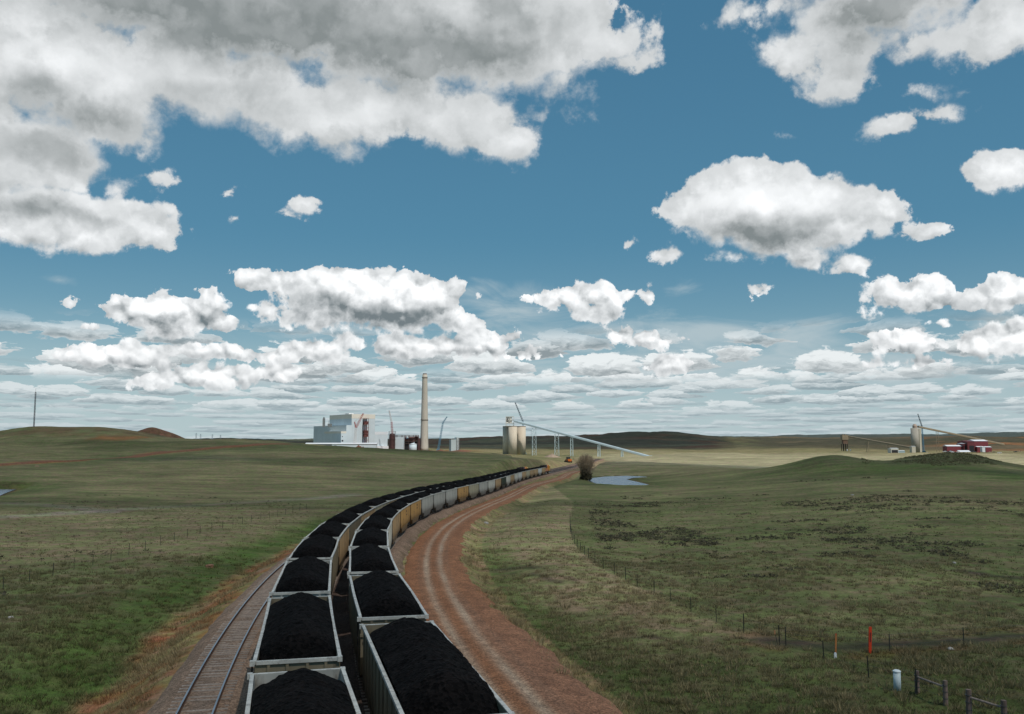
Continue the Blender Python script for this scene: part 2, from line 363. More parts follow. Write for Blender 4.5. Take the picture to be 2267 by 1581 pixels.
# the thick, shaded undersides
SHADES = [(560, 40, 560, 120, 1.), (930, 110, 330, 95, 1.), (60, 200, 150, 90, .7), (230, 280, 190, 60, .75), (60, 330, 190, 60, .8), (110, 475, 220, 36, .8), (800, 325, 330, 34, .45), (560, 245, 120, 40, .3), (-150, 300, 180, 240, .8),
          (1150, 40, 150, 80, .5), (2000, 20, 270, 70, 1.), (2140, 40, 100, 60, .6), (1900, 90, 70, 50, .45), (1880, 165, 60, 30, .25),
          (1630, 522, 190, 52, .85), (1770, 540, 190, 34, .8), (1540, 510, 60, 40, .5), (1780, 580, 40, 14, .6), (1850, 500, 90, 22, .3), (1960, 500, 50, 16, .2),
          (865, 706, 190, 46, 1.25), (680, 665, 130, 36, .85), (560, 640, 60, 18, .6), (380, 722, 130, 24, .85), (450, 725, 80, 14, .6), (2080, 675, 130, 24, 1.), (1990, 670, 60, 14, .5), (2240, 672, 50, 14, .5),
          (1440, 766, 60, 9, .7), (930, 785, 170, 12, .8), (500, 792, 80, 10, .6), (700, 795, 70, 9, .6), (230, 806, 90, 10, .5), (2000, 782, 70, 12, .7), (1480, 822, 60, 10, .8), (1320, 700, 60, 9, .4), (2060, 803, 120, 12, .6), (1780, 800, 180, 26, .5)]
VEILS = [(1500, 815, 620, 80, .8), (700, 850, 700, 70, .5), (1150, 690, 170, 50, .5), (1060, 640, 60, 26, .35), (1600, 730, 190, 45, .75), (1780, 740, 170, 50, .75), (1550, 700, 110, 20, .4), (600, 740, 260, 30, .3), (1250, 740, 200, 40, .6), (1950, 830, 420, 70, .8), (2230, 720, 110, 60, .6), (2200, 860, 200, 70, .7), (130, 620, 30, 10, .3), (1490, 640, 40, 10, .2)]

world = bpy.data.worlds.new('World'); scene.world = world; world.use_nodes = True
wt = NT(world.node_tree); world.node_tree.nodes.clear()
SKY_STRENGTH = .1
wdir = wt.n('ShaderNodeTexCoord').outputs['Generated']
sep = wt.n('ShaderNodeSeparateXYZ'); wt.link(wdir, sep.inputs[0])
az = wt.m('ARCTAN2', sep.outputs[0], sep.outputs[1]); el = wt.m('ARCSINE', sep.outputs[2])
elp = wt.m('MAXIMUM', el, .0)
sky = wt.n('ShaderNodeTexSky'); sky.sky_type = 'NISHITA'; sky.sun_disc = False
sky.sun_elevation = SUN_EL; sky.sun_rotation = SUN_AZ; sky.altitude = 1300; sky.air_density = 1.0; sky.dust_density = .6; sky.ozone_density = 1.6
skycol = sky.outputs[0]
# ragged edges: bend the direction by noise whose grain shrinks towards the horizon
grain = wt.mr(el, .02, .42, .006, .034, False)
w1 = wt.vm('SUBTRACT', wt.noise(wdir, 11, 5, .62, out='Color'), (.5, .5, .5))
w2 = wt.vm('SUBTRACT', wt.noise(wdir, 38, 5, .62, out='Color'), (.5, .5, .5))
hi = wt.mr(el, .1, .34)
wv = wt.vm('ADD', wt.vm('SCALE', w1), wt.vm('SCALE', w2))
sc1, sc2 = wv.node.inputs[0].links[0].from_node, wv.node.inputs[1].links[0].from_node
wt.link(w1, sc1.inputs[0]); wt.link(w2, sc2.inputs[0])
wt.link(wt.m('MULTIPLY', grain, wt.m('MULTIPLY_ADD', hi, 1.3, .75)), sc1.inputs['Scale']); wt.link(wt.m('MULTIPLY', grain, 1.5), sc2.inputs['Scale'])
comb = wt.n('ShaderNodeCombineXYZ'); wt.link(az, comb.inputs[0]); wt.link(el, comb.inputs[1])
flat = wt.n('ShaderNodeVectorMath', operation='MULTIPLY'); wt.link(wv, flat.inputs[0]); flat.inputs[1].default_value = (1, .75, 0)
p0 = wt.vm('ADD', comb.outputs[0], flat.outputs[0])

def field(p, lobes, smooth):
    acc = None
    for L in lobes:
        a, e, A, E_ = lobe(*L[:4]); r = min(A, E_); k = L[4] if len(L) > 4 else None
        q = wt.vm('LENGTH', wt.vm('MULTIPLY_ADD', p, (1 / A, 1 / E_, 0), (-a / A, -e / E_, 0)))
        v = wt.m('MULTIPLY_ADD', q, -r, r) if k is None else wt.m('MULTIPLY_ADD', q, -1.25 * k, 1.25 * k)
        if acc is None: acc = v
        elif k is None: acc = wt.m('SMOOTH_MAX', acc, v, smooth)
        else: acc = wt.m('MAXIMUM', acc, v)
    return acc
up = wt.m('MULTIPLY', grain, 1.7)
upv = wt.n('ShaderNodeCombineXYZ'); wt.link(up, upv.inputs[1]); wt.link(wt.m('MULTIPLY', up, .3), upv.inputs[0])
p1 = wt.vm('ADD', p0, upv.outputs[0])
D0 = field(p0, CLOUDS, .006); Du = field(p1, CLOUDS, .006)
slope = wt.m('DIVIDE', wt.m('SUBTRACT', Du, D0), up)               # +1 under a cloud, -1 on its crown
SH = field(p0, SHADES, 0); VE = field(comb.outputs[0], VEILS, 0)
# billows (rounded puffs with creases), read twice: the second time a little towards the sun
wdw = wt.vm('ADD', wdir, wt.vm('SCALE', w2)); _wn = wdw.node.inputs[1].links[0].from_node; wt.link(w2, _wn.inputs[0]); wt.link(wt.m("MULTIPLY", grain, 1.3), _wn.inputs['Scale'])
def puff(vec, sc):
    v = wt.n('ShaderNodeTexVoronoi'); v.inputs['Scale'].default_value = sc; v.inputs['Detail'].default_value = 1.; v.inputs['Roughness'].default_value = .45; wt.link(vec, v.inputs['Vector'])
    return wt.m('SUBTRACT', 1., wt.m('MULTIPLY', v.outputs['Distance'], v.outputs['Distance']))
def billow(vec):
    a = puff(vec, 15); b = puff(vec, 40)
    return wt.m('ADD', wt.m('MULTIPLY', a, hi), wt.m('MULTIPLY', b, wt.m('SUBTRACT', 1., hi)))
def fb(vec, det, rg=.52):
    a = wt.noise(vec, 9, det, rg, .15); b = wt.noise(vec, 32, det, rg, .15)
    return wt.m('ADD', wt.m('MULTIPLY', a, hi), wt.m('MULTIPLY', b, wt.m('SUBTRACT', 1., hi)))
offs = wt.vm('SCALE', (.35, -.2, .9)); wt.link(wt.m('MULTIPLY', grain, .55), offs.node.inputs['Scale'])
wdo = wt.vm('ADD', wdw, offs)
n0 = fb(wdir, 8, .63); q0 = billow(wdw); q1 = billow(wdo); s0 = fb(wdw, 3.5); s1 = fb(wdo, 3.5)
relief = wt.m('MULTIPLY_ADD', wt.m('SUBTRACT', q0, q1), wt.m('MULTIPLY_ADD', hi, -.12, .34), wt.m('SUBTRACT', s0, s1))
edge = wt.m('MULTIPLY', grain, wt.m('ADD', wt.m('MULTIPLY_ADD', n0, 3.0, -1.66), wt.m('MULTIPLY', q0, .56)))
dens = wt.m('ADD', D0, edge)
soft = wt.m('MULTIPLY', grain, wt.m('MULTIPLY', wt.mr(el, .1, .34, .16, .32), wt.mr(slope, -.5, .8, .6, 2.8)))
alpha = wt.mr(dens, 0., soft)
thick = wt.mr(dens, 0., wt.m('MULTIPLY', grain, 1.5))
big = wt.noise(wdw, 4.5, 3, .45, .3)
tone = wt.m('MULTIPLY', wt.m('ADD', slope, .22), wt.m('MULTIPLY_ADD', hi, -.20, .62))
tone = wt.m('ADD', tone, wt.m('MULTIPLY_ADD', wt.mr(el, .27, .38), .20, .03))
tone = wt.m('ADD', tone, wt.m('MULTIPLY', wt.mr(SH, -.6, .9, 0., 1.), wt.m('MULTIPLY_ADD', hi, .06, .80)))
tone = wt.m('MULTIPLY_ADD', wt.m('SUBTRACT', big, .5), wt.m('MULTIPLY_ADD', hi, .35, .4), tone)
tone = wt.m('MINIMUM', wt.m('MULTIPLY', tone, thick), 1.)
tone = wt.m('SUBTRACT', tone, wt.m('MULTIPLY', relief, wt.m('MULTIPLY_ADD', hi, -1.15, 2.3)))
thin = wt.m('MULTIPLY', wt.mr(thick, .75, .0), wt.m('MULTIPLY_ADD', hi, .15, .22))
tone = wt.m('MAXIMUM', wt.m('MINIMUM', wt.m('ADD', tone, thin), 1.1), -.45)
shadecol = wt.mix(wt.mr(el, .05, .3), (.215, .25, .27), (.305, .33, .33))
WH = (.88, .90, .91)
def blend(tn, dark, white=WH):
    df = wt.vm('SUBTRACT', dark, white); sc_ = wt.vm('SCALE', df); wt.link(df, sc_.node.inputs[0]); wt.link(tn, sc_.node.inputs['Scale'])
    return wt.vm('ADD', sc_, white)
ccol = blend(tone, shadecol)
# ranks of small flat-based cumulus towards the horizon: one rank of puffs behind the other
def rank(sx, sz, seed, wob, e0, e1, e2, e3, fill, dark, white):
    c = wt.n('ShaderNodeCombineXYZ'); wt.link(wt.m('MULTIPLY', az, sx), c.inputs[0]); wt.link(wt.m('MULTIPLY', el, sz), c.inputs[1]); c.inputs[2].default_value = seed
    wn = wt.vm('SUBTRACT', wt.noise(c.outputs[0], 2.2, 5, .6, out='Color'), (.5, .5, .5))
    pv = wt.vm('MULTIPLY_ADD', wn, (wob, wob * .8, 0), c.outputs[0])
    v = wt.n('ShaderNodeTexVoronoi'); v.voronoi_dimensions = '2D'; v.inputs['Scale'].default_value = 1.; wt.link(pv, v.inputs['Vector'])
    sp = wt.n('ShaderNodeSeparateXYZ'); wt.link(v.outputs['Position'], sp.inputs[0]); sq = wt.n('ShaderNodeSeparateXYZ'); wt.link(pv, sq.inputs[0]); rc = wt.n('ShaderNodeSeparateColor'); wt.link(v.outputs['Color'], rc.inputs[0])
    vy = wt.m('SUBTRACT', sq.outputs[1], sp.outputs[1])
    cl = wt.noise(c.outputs[0], .45, 3, .5)
    dn_ = wt.m('SUBTRACT', wt.m('MULTIPLY_ADD', rc.outputs[0], .40, fill - .12), v.outputs['Distance'])
    dn_ = wt.m('ADD', dn_, wt.m('MULTIPLY_ADD', cl, 1.5, -.72))
    dn_ = wt.m('SUBTRACT', dn_, wt.m('MULTIPLY', wt.m('MAXIMUM', wt.m('SUBTRACT', -.14, vy), 0.), 1.6))
    fine = wt.noise(pv, 4., 6, .62)
    dn_ = wt.m('ADD', dn_, wt.m('MULTIPLY_ADD', fine, .8, -.40))
    al_ = wt.m('MULTIPLY', wt.mr(dn_, 0., .13), wt.m('MULTIPLY', wt.mr(el, e0, e1), wt.mr(el, e3, e2)))
    tn = wt.m('ADD', wt.mr(vy, .26, -.22, -.15, .95, False), wt.m('MULTIPLY_ADD', wt.m('SUBTRACT', .5, fine), 2.6, wt.m('MULTIPLY_ADD', rc.outputs[1], .5, -.2)))
    tn = wt.m('MULTIPLY', tn, wt.mr(dn_, .0, .3, .45, 1.))
    tn = wt.m('MAXIMUM', wt.m('MINIMUM', tn, 1.), -.2)
    return al_, blend(tn, dark, white)
R1 = rank(14, 38, 2.3, .75, .058, .075, .10, .135, .50, (.27, .315, .335), (.76, .80, .81))
R2 = rank(20, 84, 5.9, .65, .026, .042, .066, .085, .55, (.27, .345, .38), (.64, .70, .72))
R3 = rank(20, 165, 9.4, .6, -.01, .004, .034, .046, .52, (.30, .38, .42), (.53, .605, .635))
# put it together: blue, haze at the horizon, veils, ranks, cumulus
cal = wt.vm('MULTIPLY', skycol, (.1, .1, .1))
blue = wt.mix(wt.mr(el, .0, .24), (.27, .395, .46), (.076, .220, .352))
blue = wt.mix(wt.mr(el, .2, .5), blue, (.060, .188, .32))
tint = wt.mix(.25, blue, wt.vm('MULTIPLY', cal, (.70, 1.05, .92)))
wisp = wt.noise(wt.vm('MULTIPLY', comb.outputs[0], (9., 26., 1.)), 1., 6, .6, .8)
veil = wt.m('MULTIPLY', wt.mr(wt.m('ADD', VE, wt.m('MULTIPLY_ADD', wisp, 2.6, -1.15)), .0, 1.1), .78)
veil = wt.m('MAXIMUM', veil, wt.mr(el, .15, .0, 0., .74))
out = wt.mix(veil, tint, (.49, .58, .615))
for al_, cc_, k_ in ((*R3, .84), (*R2, .88), (*R1, .93)): out = wt.mix(wt.m('MULTIPLY', al_, k_), out, cc_)
out = wt.mix(wt.m('MULTIPLY', alpha, wt.mr(el, .02, .07, .5, .97)), out, ccol)
below = wt.mr(sep.outputs[2], -.03, -.005)
out = wt.mix(below, (.12, .12, .09), out)
bg = wt.n('ShaderNodeBackground'); bg.inputs['Strength'].default_value = SKY_STRENGTH
lift = wt.vm('SCALE', out); lift.node.inputs['Scale'].default_value = 1 / SKY_STRENGTH
wt.link(lift, bg.inputs['Color'])
wo = wt.n('ShaderNodeOutputWorld'); wt.link(bg.outputs[0], wo.inputs['Surface'])
world.cycles.sampling_method = 'MANUAL'; world.cycles.sample_map_resolution = 512
vs = scene.view_settings; vs.view_transform = 'Standard'; vs.look = 'None'; vs.exposure = 0; vs.gamma = 1; vs.use_curve_mapping = False

# ------------------------------------------------------------------ ground sheet with its natural cover
def polyline_dist(x, y, pts):
    """distance to a polyline and the fraction along it"""
    best = np.full(x.shape, 1e9)
    for (ax, ay), (bx_, by_) in zip(pts[:-1], pts[1:]):
        dx, dy = bx_ - ax, by_ - ay; t = np.clip(((x - ax) * dx + (y - ay) * dy) / (dx * dx + dy * dy + 1e-9), 0, 1)
        best = np.minimum(best, np.hypot(x - ax - t * dx, y - ay - t * dy))
    return best
def hits(pp): return [tuple(hit(*q)[:2]) for q in pp]
FENCE_PX = [(1271, 1112), (1266, 1130), (1262, 1150), (1262, 1170), (1265, 1190), (1273, 1206), (1287, 1222), (1307, 1240), (1334, 1258), (1372, 1277), (1421.6, 1305), (1454.5, 1317), (1493, 1338), (1540, 1358), (1597, 1381), (1661, 1407), (1740, 1432), (1834, 1464), (1944, 1507), (2031, 1540)]
FENCE = hits(FENCE_PX)
RED_ROAD = hits([(-60, 1040), (60, 1031), (180, 1024), (300, 1013), (420, 1002), (560, 992), (640, 987)])
PALE_PATH = hits([(-60, 1150), (140, 1139), (300, 1127), (450, 1118), (600, 1110), (700, 1104), (780, 1096)])
PALE_PATH2 = hits([(-60, 1116), (90, 1120), (250, 1135)])
GULLY = hits([(1700, 1418), (1760, 1425), (1840, 1436), (1900, 1432), (1990, 1428), (2080, 1424), (2180, 1415), (2300, 1408)])
GULLY2 = hits([(2140, 1265), (2190, 1275), (2300, 1283)])
SCORCH = [hits(q) for q in ([(1110, 1262), (1170, 1255), (1230, 1268), (1290, 1290)], [(1140, 1270), (1190, 1275), (1240, 1290)], [(1620, 1415), (1400, 1410), (1330, 1412)])]
POND = hit(1372, 1064.5); POND_Z = POND[2] + .25
POND_C = [hit(a, b)[:2] for a, b in ((1310, 1062), (1318, 1057.5), (1345, 1056), (1385, 1055.2), (1420, 1055.5), (1428, 1057), (1400, 1060), (1386, 1063), (1405, 1066), (1432, 1070), (1425, 1072.6), (1370, 1071.5), (1330, 1068.5))]
POND2_C = [hit(a, b)[:2] for a, b in ((-60, 1081), (0, 1080.5), (37, 1081), (24, 1086), (8, 1093), (-10, 1100), (-50, 1106), (-80, 1100))]
POND2_Z = hit(0, 1090)[2] + .1
def inside(x, y, poly):
    r = np.zeros(x.shape, bool); n = len(poly)
    for i in range(n):
        (x1, y1), (x2, y2) = poly[i], poly[(i + 1) % n]
        c = ((y1 > y) != (y2 > y)) & (x < (x2 - x1) * (y - y1) / (y2 - y1 + 1e-12) + x1); r ^= c
    return r
def poly_sd(x, y, poly):
    d = polyline_dist(x, y, list(poly) + [poly[0]]); return np.where(inside(x, y, poly), -d, d)
FENCE_XY = np.array(FENCE)

STRAW, OLIVE, GREEN, LUSH = np.array([.270, .212, .120]), np.array([.158, .147, .073]), np.array([.112, .120, .046]), np.array([.082, .120, .030])
REDDIRT, BROWN, TAN, SAGE, DARK = np.array([.31, .122, .052]), np.array([.205, .125, .066]), np.array([.36, .30, .20]), np.array([.07, .072, .05]), np.array([.055, .042, .03])
def lerp(a, b, w): return a * (1 - w[:, None]) + b * w[:, None]
def cover(x, y):
    d = np.hypot(x, y); az_ = np.arctan2(x, y)
    off, s, al = trk_coord(x, y); ro = road_off(s); on = (np.abs(al) < 30)
    n1 = fbm(x / 70, y / 70, 41, 5); n2 = fbm(x / 14, y / 14, 42, 4); n3 = fbm(x / 3.2, y / 3.2, 43, 4); nl = fbm(x / 300, y / 160, 44, 4)
    col = lerp(np.tile(OLIVE, (len(x), 1)), STRAW * .85, sstep(-.45, .4, n1 + .6 * n2) * .75)
    col = lerp(col, GREEN, sstep(-.1, .5, -n1 + .5 * n3) * .55)
    left = off < 0
    # left: lush ditch; close to the camera the green is darkened for cloud shade
    dl = off + D2
    w = np.exp(-((dl + 10.6 + n2 * 2.0) / 4.4) ** 2) * on * sstep(240, 150, s)
    col = lerp(col, LUSH, np.clip(w * .9, 0, 1))
    col = lerp(col, GREEN * .72 + LUSH * .1, (left & (dl < -9)) * sstep(110, 60, d) * .75 * sstep(-.5, .3, n2))
    w = sstep(-1.2, -2.6, dl) * sstep(-8.2, -6.2, dl + n2 * 1.4) * on
    col = lerp(col, BROWN * 1.15 + STRAW * .35, w * .9)
    col = lerp(col, REDDIRT * .95, w * sstep(-.25, .3, n3 + n2 * .6) * .85)
    col = lerp(col, LUSH * .8, w * sstep(.25, .6, -n3 + n2 * .4) * .5)
    # right of the road: dry strip up to the fence, green pasture beyond it
    fd = polyline_dist(x, y, FENCE)
    fx = np.interp(y, FENCE_XY[::-1, 1], FENCE_XY[::-1, 0])
    strip = (off > ro + 2.6) & (x < fx) & (y < 360)
    col = lerp(col, STRAW * 1.04 + GREEN * .1, strip * np.clip(sstep(30, 75, d + 12 * n2) * .95, 0, 1) * sstep(-1.0, -.1, n3 * .5 + n2 + .2))
    past = (x > fx) & (off > 0) & (d < 420)
    col = lerp(col, GREEN * 1.05, past * (.42 + .3 * n2) * sstep(45, 80, d))
    col = lerp(col, LUSH * .9, past * sstep(.05, .45, -n1 - .2 * n2) * .55)
    w = np.exp(-((off - ro - 6.5 - 2 * n2) / 3.) ** 2) * on * sstep(120, 60, s)
    col = lerp(col, LUSH, w * .75)
    col = lerp(col, GREEN * .66, (off > ro + 6) * sstep(80, 52, d + 8 * n2) * .9)  # near meadow darkened likewise, cloud shade put into its colour
    w = (off > ro + 2.7) & (off < ro + 6.2); col = lerp(col, BROWN * 1.2 + STRAW * .35, w * on * (.55 + .5 * n3))
    w = (off > 2.2) & (off < ro - 2.6); col = lerp(col, STRAW * .75 + BROWN * .45, w * on * .9); col = lerp(col, GREEN, w * on * sstep(.1, .5, n2 + n3) * .7)
    for g in (GULLY, GULLY2): col = lerp(col, DARK, np.exp(-(polyline_dist(x, y + 0 * x, g) / (1.5 + .7 * n2)) ** 2) * .95)
    col = lerp(col, REDDIRT * .6, np.exp(-((polyline_dist(x, y, GULLY) - 2.4) / .9) ** 2) * sstep(-.2, .5, n3) * .4)
    for g in SCORCH: col = lerp(col, DARK * 1.2, np.exp(-(polyline_dist(x, y, g) / (.7 + .5 * n2)) ** 2) * sstep(-.4, .3, n3) * .75)
    # left hill, dirt road, paths
    w = sstep(520, 700, d) * sstep(10, 18, rbf_z(x, y)) * (az_ < 0) * (d < 900)
    col = lerp(col, BROWN * .7, w * sstep(-.4, .3, n2 + n1) * .75)
    sc = hit(262, 971); r = np.hypot((x - sc[0]) / 22, (y - sc[1]) / 30); col = lerp(col, REDDIRT * .85, sstep(1.1, .5, r + .8 * n2) * .8)
    r = np.hypot(x - RED_HILL[0], y - RED_HILL[1]); col = lerp(col, np.array([.085, .046, .032]) * (1 + .5 * n3)[:, None], sstep(62, 50, r + 10 * n2))
    col = lerp(col, REDDIRT * 1.0, sstep(12, 6, polyline_dist(x, y, RED_ROAD) + n2 * 2.5) * .85)
    col = lerp(col, np.array([.27, .225, .17]), sstep(5.5, 2., polyline_dist(x, y, PALE_PATH) + n2 * 1.5) * .9)
    col = lerp(col, np.array([.22, .19, .15]), sstep(4, 1.5, polyline_dist(x, y, PALE_PATH2) + n2 * 1.5) * .7)
    col = lerp(col, BROWN * .8, np.exp(-((polyline_dist(x, y, PALE_PATH) - 5) / 2.2) ** 2) * sstep(-.2, .5, n2) * .5 * (y < 170))
    # crown of the right-hand hill is dark heath
    w = sstep(270, 350, d) * (d < 470) * sstep(R(17), R(20), az_) * sstep(1.5, 3.6, rbf_z(x, y) + n2 * 1.2)
    col = lerp(col, np.array([.10, .096, .05]), w * .8)
    pt_ = fbm(x / 120 + 7, y / 75, 57, 4)
    col = lerp(col, np.array([.085, .085, .038]), sstep(.12, .45, pt_) * (d > 200) * (d < 1000) * .7)
    col = lerp(col, STRAW * .95, sstep(.1, .42, -pt_ + .3 * n2) * (d > 130) * (d < 700) * (off > ro + 10) * .45)
    # pond margins
    for poly in (POND_C, POND2_C):
        sd = poly_sd(x, y, poly); col = lerp(col, LUSH * .7, np.exp(-(sd / 14) ** 2) * .6); col = lerp(col, BROWN * .6, sstep(4, .5, sd) * .7)
    # distance: tan hay flats, building yards, heath hills darkened for cloud shade, plateau greyed for haze
    pale = sstep(430, 640, d) * (off > 0) * (d < 2300)
    flats = sstep(R(2), R(8), az_) * sstep(500, 640, d) * sstep(1900, 1500, d + 300 * nl)
    col = lerp(col, TAN * (.72 + .3 * fbm(x / 40, y / 160, 51, 4))[:, None] if False else TAN * (.92 + .22 * fbm(x / 60, y / 200, 56, 4))[:, None], flats * sstep(-.75, .1, nl + .5 + .3 * n1))
    col = lerp(col, TAN * 1.1, flats * sstep(R(20), R(26), az_) * .8)
    col = lerp(col, STRAW * .85, sstep(1300, 1700, d) * sstep(2700, 2300, d) * .7 * sstep(-.6, .1, n1 + nl + .2))
    col = lerp(col, np.array([.27, .18, .12]), sstep(480, 640, d) * (d < 1000) * np.exp(-((off - 2) / (26 + 14 * n1)) ** 2) * .85)
    col = lerp(col, REDDIRT * .8, sstep(R(-12), R(-8), az_) * sstep(R(-1.5), R(-3.5), az_) * sstep(1480, 1560, d) * sstep(1950, 1850, d) * sstep(-.4, .2, n2 + n1))
    far = sstep(2250, 2700, d)
    heath = np.array([.026, .027, .022])  # heath tone deepened to stand in for cloud shade on the far hills
    col = lerp(col, heath, far * sstep(6200, 5200, d) * sstep(R(15), R(12.5), az_ + R(1.5) * n1))
    col = lerp(col, np.array([.060, .030, .022]), far * (d < 5200) * sstep(R(15), R(12.5), az_) * sstep(-.05, .35, fbm(x / 260, y / 160, 54, 5)) * .7); col = lerp(col, np.array([.065, .07, .05]), far * (d < 5200) * sstep(R(15), R(12.5), az_) * sstep(.0, .4, fbm(x / 420, y / 150, 55, 5)) * .6)
    col = lerp(col, np.array([.07, .06, .04]), far * sstep(R(12.5), R(16), az_ + R(1.5) * n1))
    col = lerp(col, np.array([.14, .10, .065]), far * sstep(R(13), R(17), az_) * sstep(.0, .4, fbm(x / 700, y / 300, 52, 5)) * .9)
    col = lerp(col, REDDIRT * 1.0, far * sstep(R(23), R(27), az_) * sstep(-.1, .3, fbm(x / 500, y / 300, 53, 5)) * .8)
    col = lerp(col, np.array([.075, .085, .085]), sstep(5200, 7000, d))  # farthest land tinted blue-grey in place of haze
    return np.clip(col, .004, .8)
def rbf_z(x, y): return rbf(np.ravel(x), np.ravel(y))

dang = np.concatenate([np.radians(np.arange(-180, -42, 3.)), np.radians(np.arange(-42, 42.01, .11)), np.radians(np.arange(45, 180.1, 3.))])
dist = np.concatenate([[.5, 3], np.geomspace(6, 420, 330), np.geomspace(426, 3800, 190)[0:], np.geomspace(3900, 14000, 40)])
AA, DD = np.meshgrid(dang, dist, indexing='ij')
gx, gy = (np.sin(AA) * DD).ravel(), (np.cos(AA) * DD).ravel()
gz = H(gx, gy)
for poly, zz in ((POND_C, POND_Z), (POND2_C, POND2_Z)):
    sd = poly_sd(gx, gy, poly); gz = np.where(sd < 10, np.minimum(gz, zz - .5 + np.maximum(sd, -2) * .12 + (sd > 4) * 50) , gz) if False else np.where(sd < 5, zz - .35 + np.clip(sd, -3, 5) * .14, gz)
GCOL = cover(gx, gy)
gm = bpy.data.materials.new('prairie_ground'); gm.use_nodes = True; gt = NT(gm.node_tree); gb = gm.node_tree.nodes['Principled BSDF']
gb.inputs['Roughness'].default_value = .95; gb.inputs['Specular IOR Level'].default_value = .1
gp = gt.n('ShaderNodeNewGeometry').outputs['Position']
gcov = gt.attr('cover')
f1 = gt.noise(gp, .9, 6, .68); f2 = gt.noise(gt.vm('MULTIPLY', gp, (.35, 1., 1.)), .16, 6, .66); f3 = gt.noise(gp, 5.5, 4, .65); f4 = gt.noise(gt.vm('MULTIPLY', gp, (.4, 1., 1.)), .03, 5, .6)
k = gt.m('MULTIPLY', gt.m('MULTIPLY', gt.mr(f1, .3, .7, .68, 1.32, False), gt.mr(f2, .3, .7, .62, 1.38, False)), gt.m('MULTIPLY', gt.mr(f3, .3, .7, .72, 1.28, False), gt.mr(f4, .3, .7, .78, 1.22, False)))
gc = gt.vm('SCALE', gcov); gt.link(gcov, gc.node.inputs[0]); gt.link(k, gc.node.inputs['Scale'])
hue = gt.mix(gt.mr(gt.noise(gp, .35, 5, .7), .42, .62), (.88, 1.06, .78), (1.16, .98, 1.08))
gc = gt.mix(1., gc, hue, 'MULTIPLY')
gt.link(gc, gb.inputs['Base Color'])
bn = gt.n('ShaderNodeBump'); bn.inputs['Strength'].default_value = .55; bn.inputs['Distance'].default_value = .25
gt.link(gt.m('ADD', f1, gt.m('MULTIPLY', f3, .35)), bn.inputs['Height']); gt.link(bn.outputs[0], gb.inputs['Normal'])
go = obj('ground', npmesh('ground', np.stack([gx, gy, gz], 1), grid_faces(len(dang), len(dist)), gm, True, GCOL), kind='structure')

# ------------------------------------------------------------------ ponds
wm = bpy.data.materials.new('pond_water'); wm.use_nodes = True; wb = wm.node_tree.nodes['Principled BSDF']; w_ = NT(wm.node_tree)
wb.inputs['Base Color'].default_value = (.04, .085, .14, 1); wb.inputs['Roughness'].default_value = .25; wb.inputs['Specular IOR Level'].default_value = .8
bn = w_.n('ShaderNodeBump'); bn.inputs['Strength'].default_value = .9; bn.inputs['Distance'].default_value = .35
w_.link(w_.noise(w_.vm('MULTIPLY', w_.n('ShaderNodeTexCoord').outputs['Object'], (1., .4, 1.)), 1.2, 4), bn.inputs['Height']); w_.link(bn.outputs[0], wb.inputs['Normal'])
for poly, zz in ((POND_C, POND_Z - .12), (POND2_C, POND2_Z - .12)):
    c = np.mean(poly, 0)
    MB().add([(c[0] + (p[0] - c[0]) * 1.12, c[1] + (p[1] - c[1]) * 1.05, zz) for p in poly], [tuple(range(len(poly)))]).build('pond', wm, kind='structure')

# ------------------------------------------------------------------ ballast bed and gravel road
def gravel_mat(name, scale, contrast, bump):
    m = bpy.data.materials.new(name); m.use_nodes = True; t = NT(m.node_tree); b = m.node_tree.nodes['Principled BSDF']
    b.inputs['Roughness'].default_value = .92; b.inputs['Specular IOR Level'].default_value = .2
    p = t.n('ShaderNodeNewGeometry').outputs['Position']
    v = t.n('ShaderNodeTexVoronoi'); v.inputs['Scale'].default_value = scale; t.link(p, v.inputs['Vector'])
    sc = t.n('ShaderNodeSeparateColor'); t.link(v.outputs['Color'], sc.inputs[0])
    g = t.mr(sc.outputs[0], 0, 1, 1 - contrast, 1 + contrast, False)
    k = t.m('MULTIPLY', g, t.mr(t.noise(p, .8, 6, .65), .3, .7, .72, 1.28, False))
    k = t.m('MULTIPLY', k, t.mr(t.noise(p, 5., 4, .6), .3, .7, .75, 1.25, False))
    a = t.attr('cover'); c = t.vm('SCALE', a); t.link(a, c.node.inputs[0]); t.link(k, c.node.inputs['Scale'])
    t.link(c, b.inputs['Base Color'])
    bn = t.n('ShaderNodeBump'); bn.inputs['Strength'].default_value = bump; bn.inputs['Distance'].default_value = .06
    t.link(t.m('ADD', v.outputs['Distance'], t.noise(p, 1.5, 4)), bn.inputs['Height']); t.link(bn.outputs[0], b.inputs['Normal'])
    return m
def ribbon(name, ss, offs, zs, colf, m, edge_jit):
    """a strip along the track: offs(s) array, zs profile"""
    SS, J = np.meshgrid(ss, np.arange(len(offs)), indexing='ij')
    O = np.array(offs)[J] + 0.
    e = np.zeros(len(offs)); e[0] = e[-1] = 1; e[1] = e[-2] = .7; e[2] = e[-3] = .35
    O = O + e[J] * edge_jit * fbm(SS / 3.5, J * 0 + (J > len(offs) / 2) * 50., 61, 4)
    return SS, O, np.array(zs)[J]
ss = np.concatenate([np.arange(-70, 130, .7), np.arange(130, 420, 1.6), np.arange(420, 930, 4)])
boff = [-11.7, -11.1, -10.6, -10.2] + list(np.arange(-9.8, 1.61, .38)) + [1.9, 2.3, 2.8, 3.3]
bz = [-1.35, -.85, -.5, -.28] + [-.198] * len(np.arange(-9.8, 1.61, .38)) + [-.28, -.5, -.9, -1.35]
SS, O, Zb = ribbon('ballast', ss, boff, bz, None, None, .35)
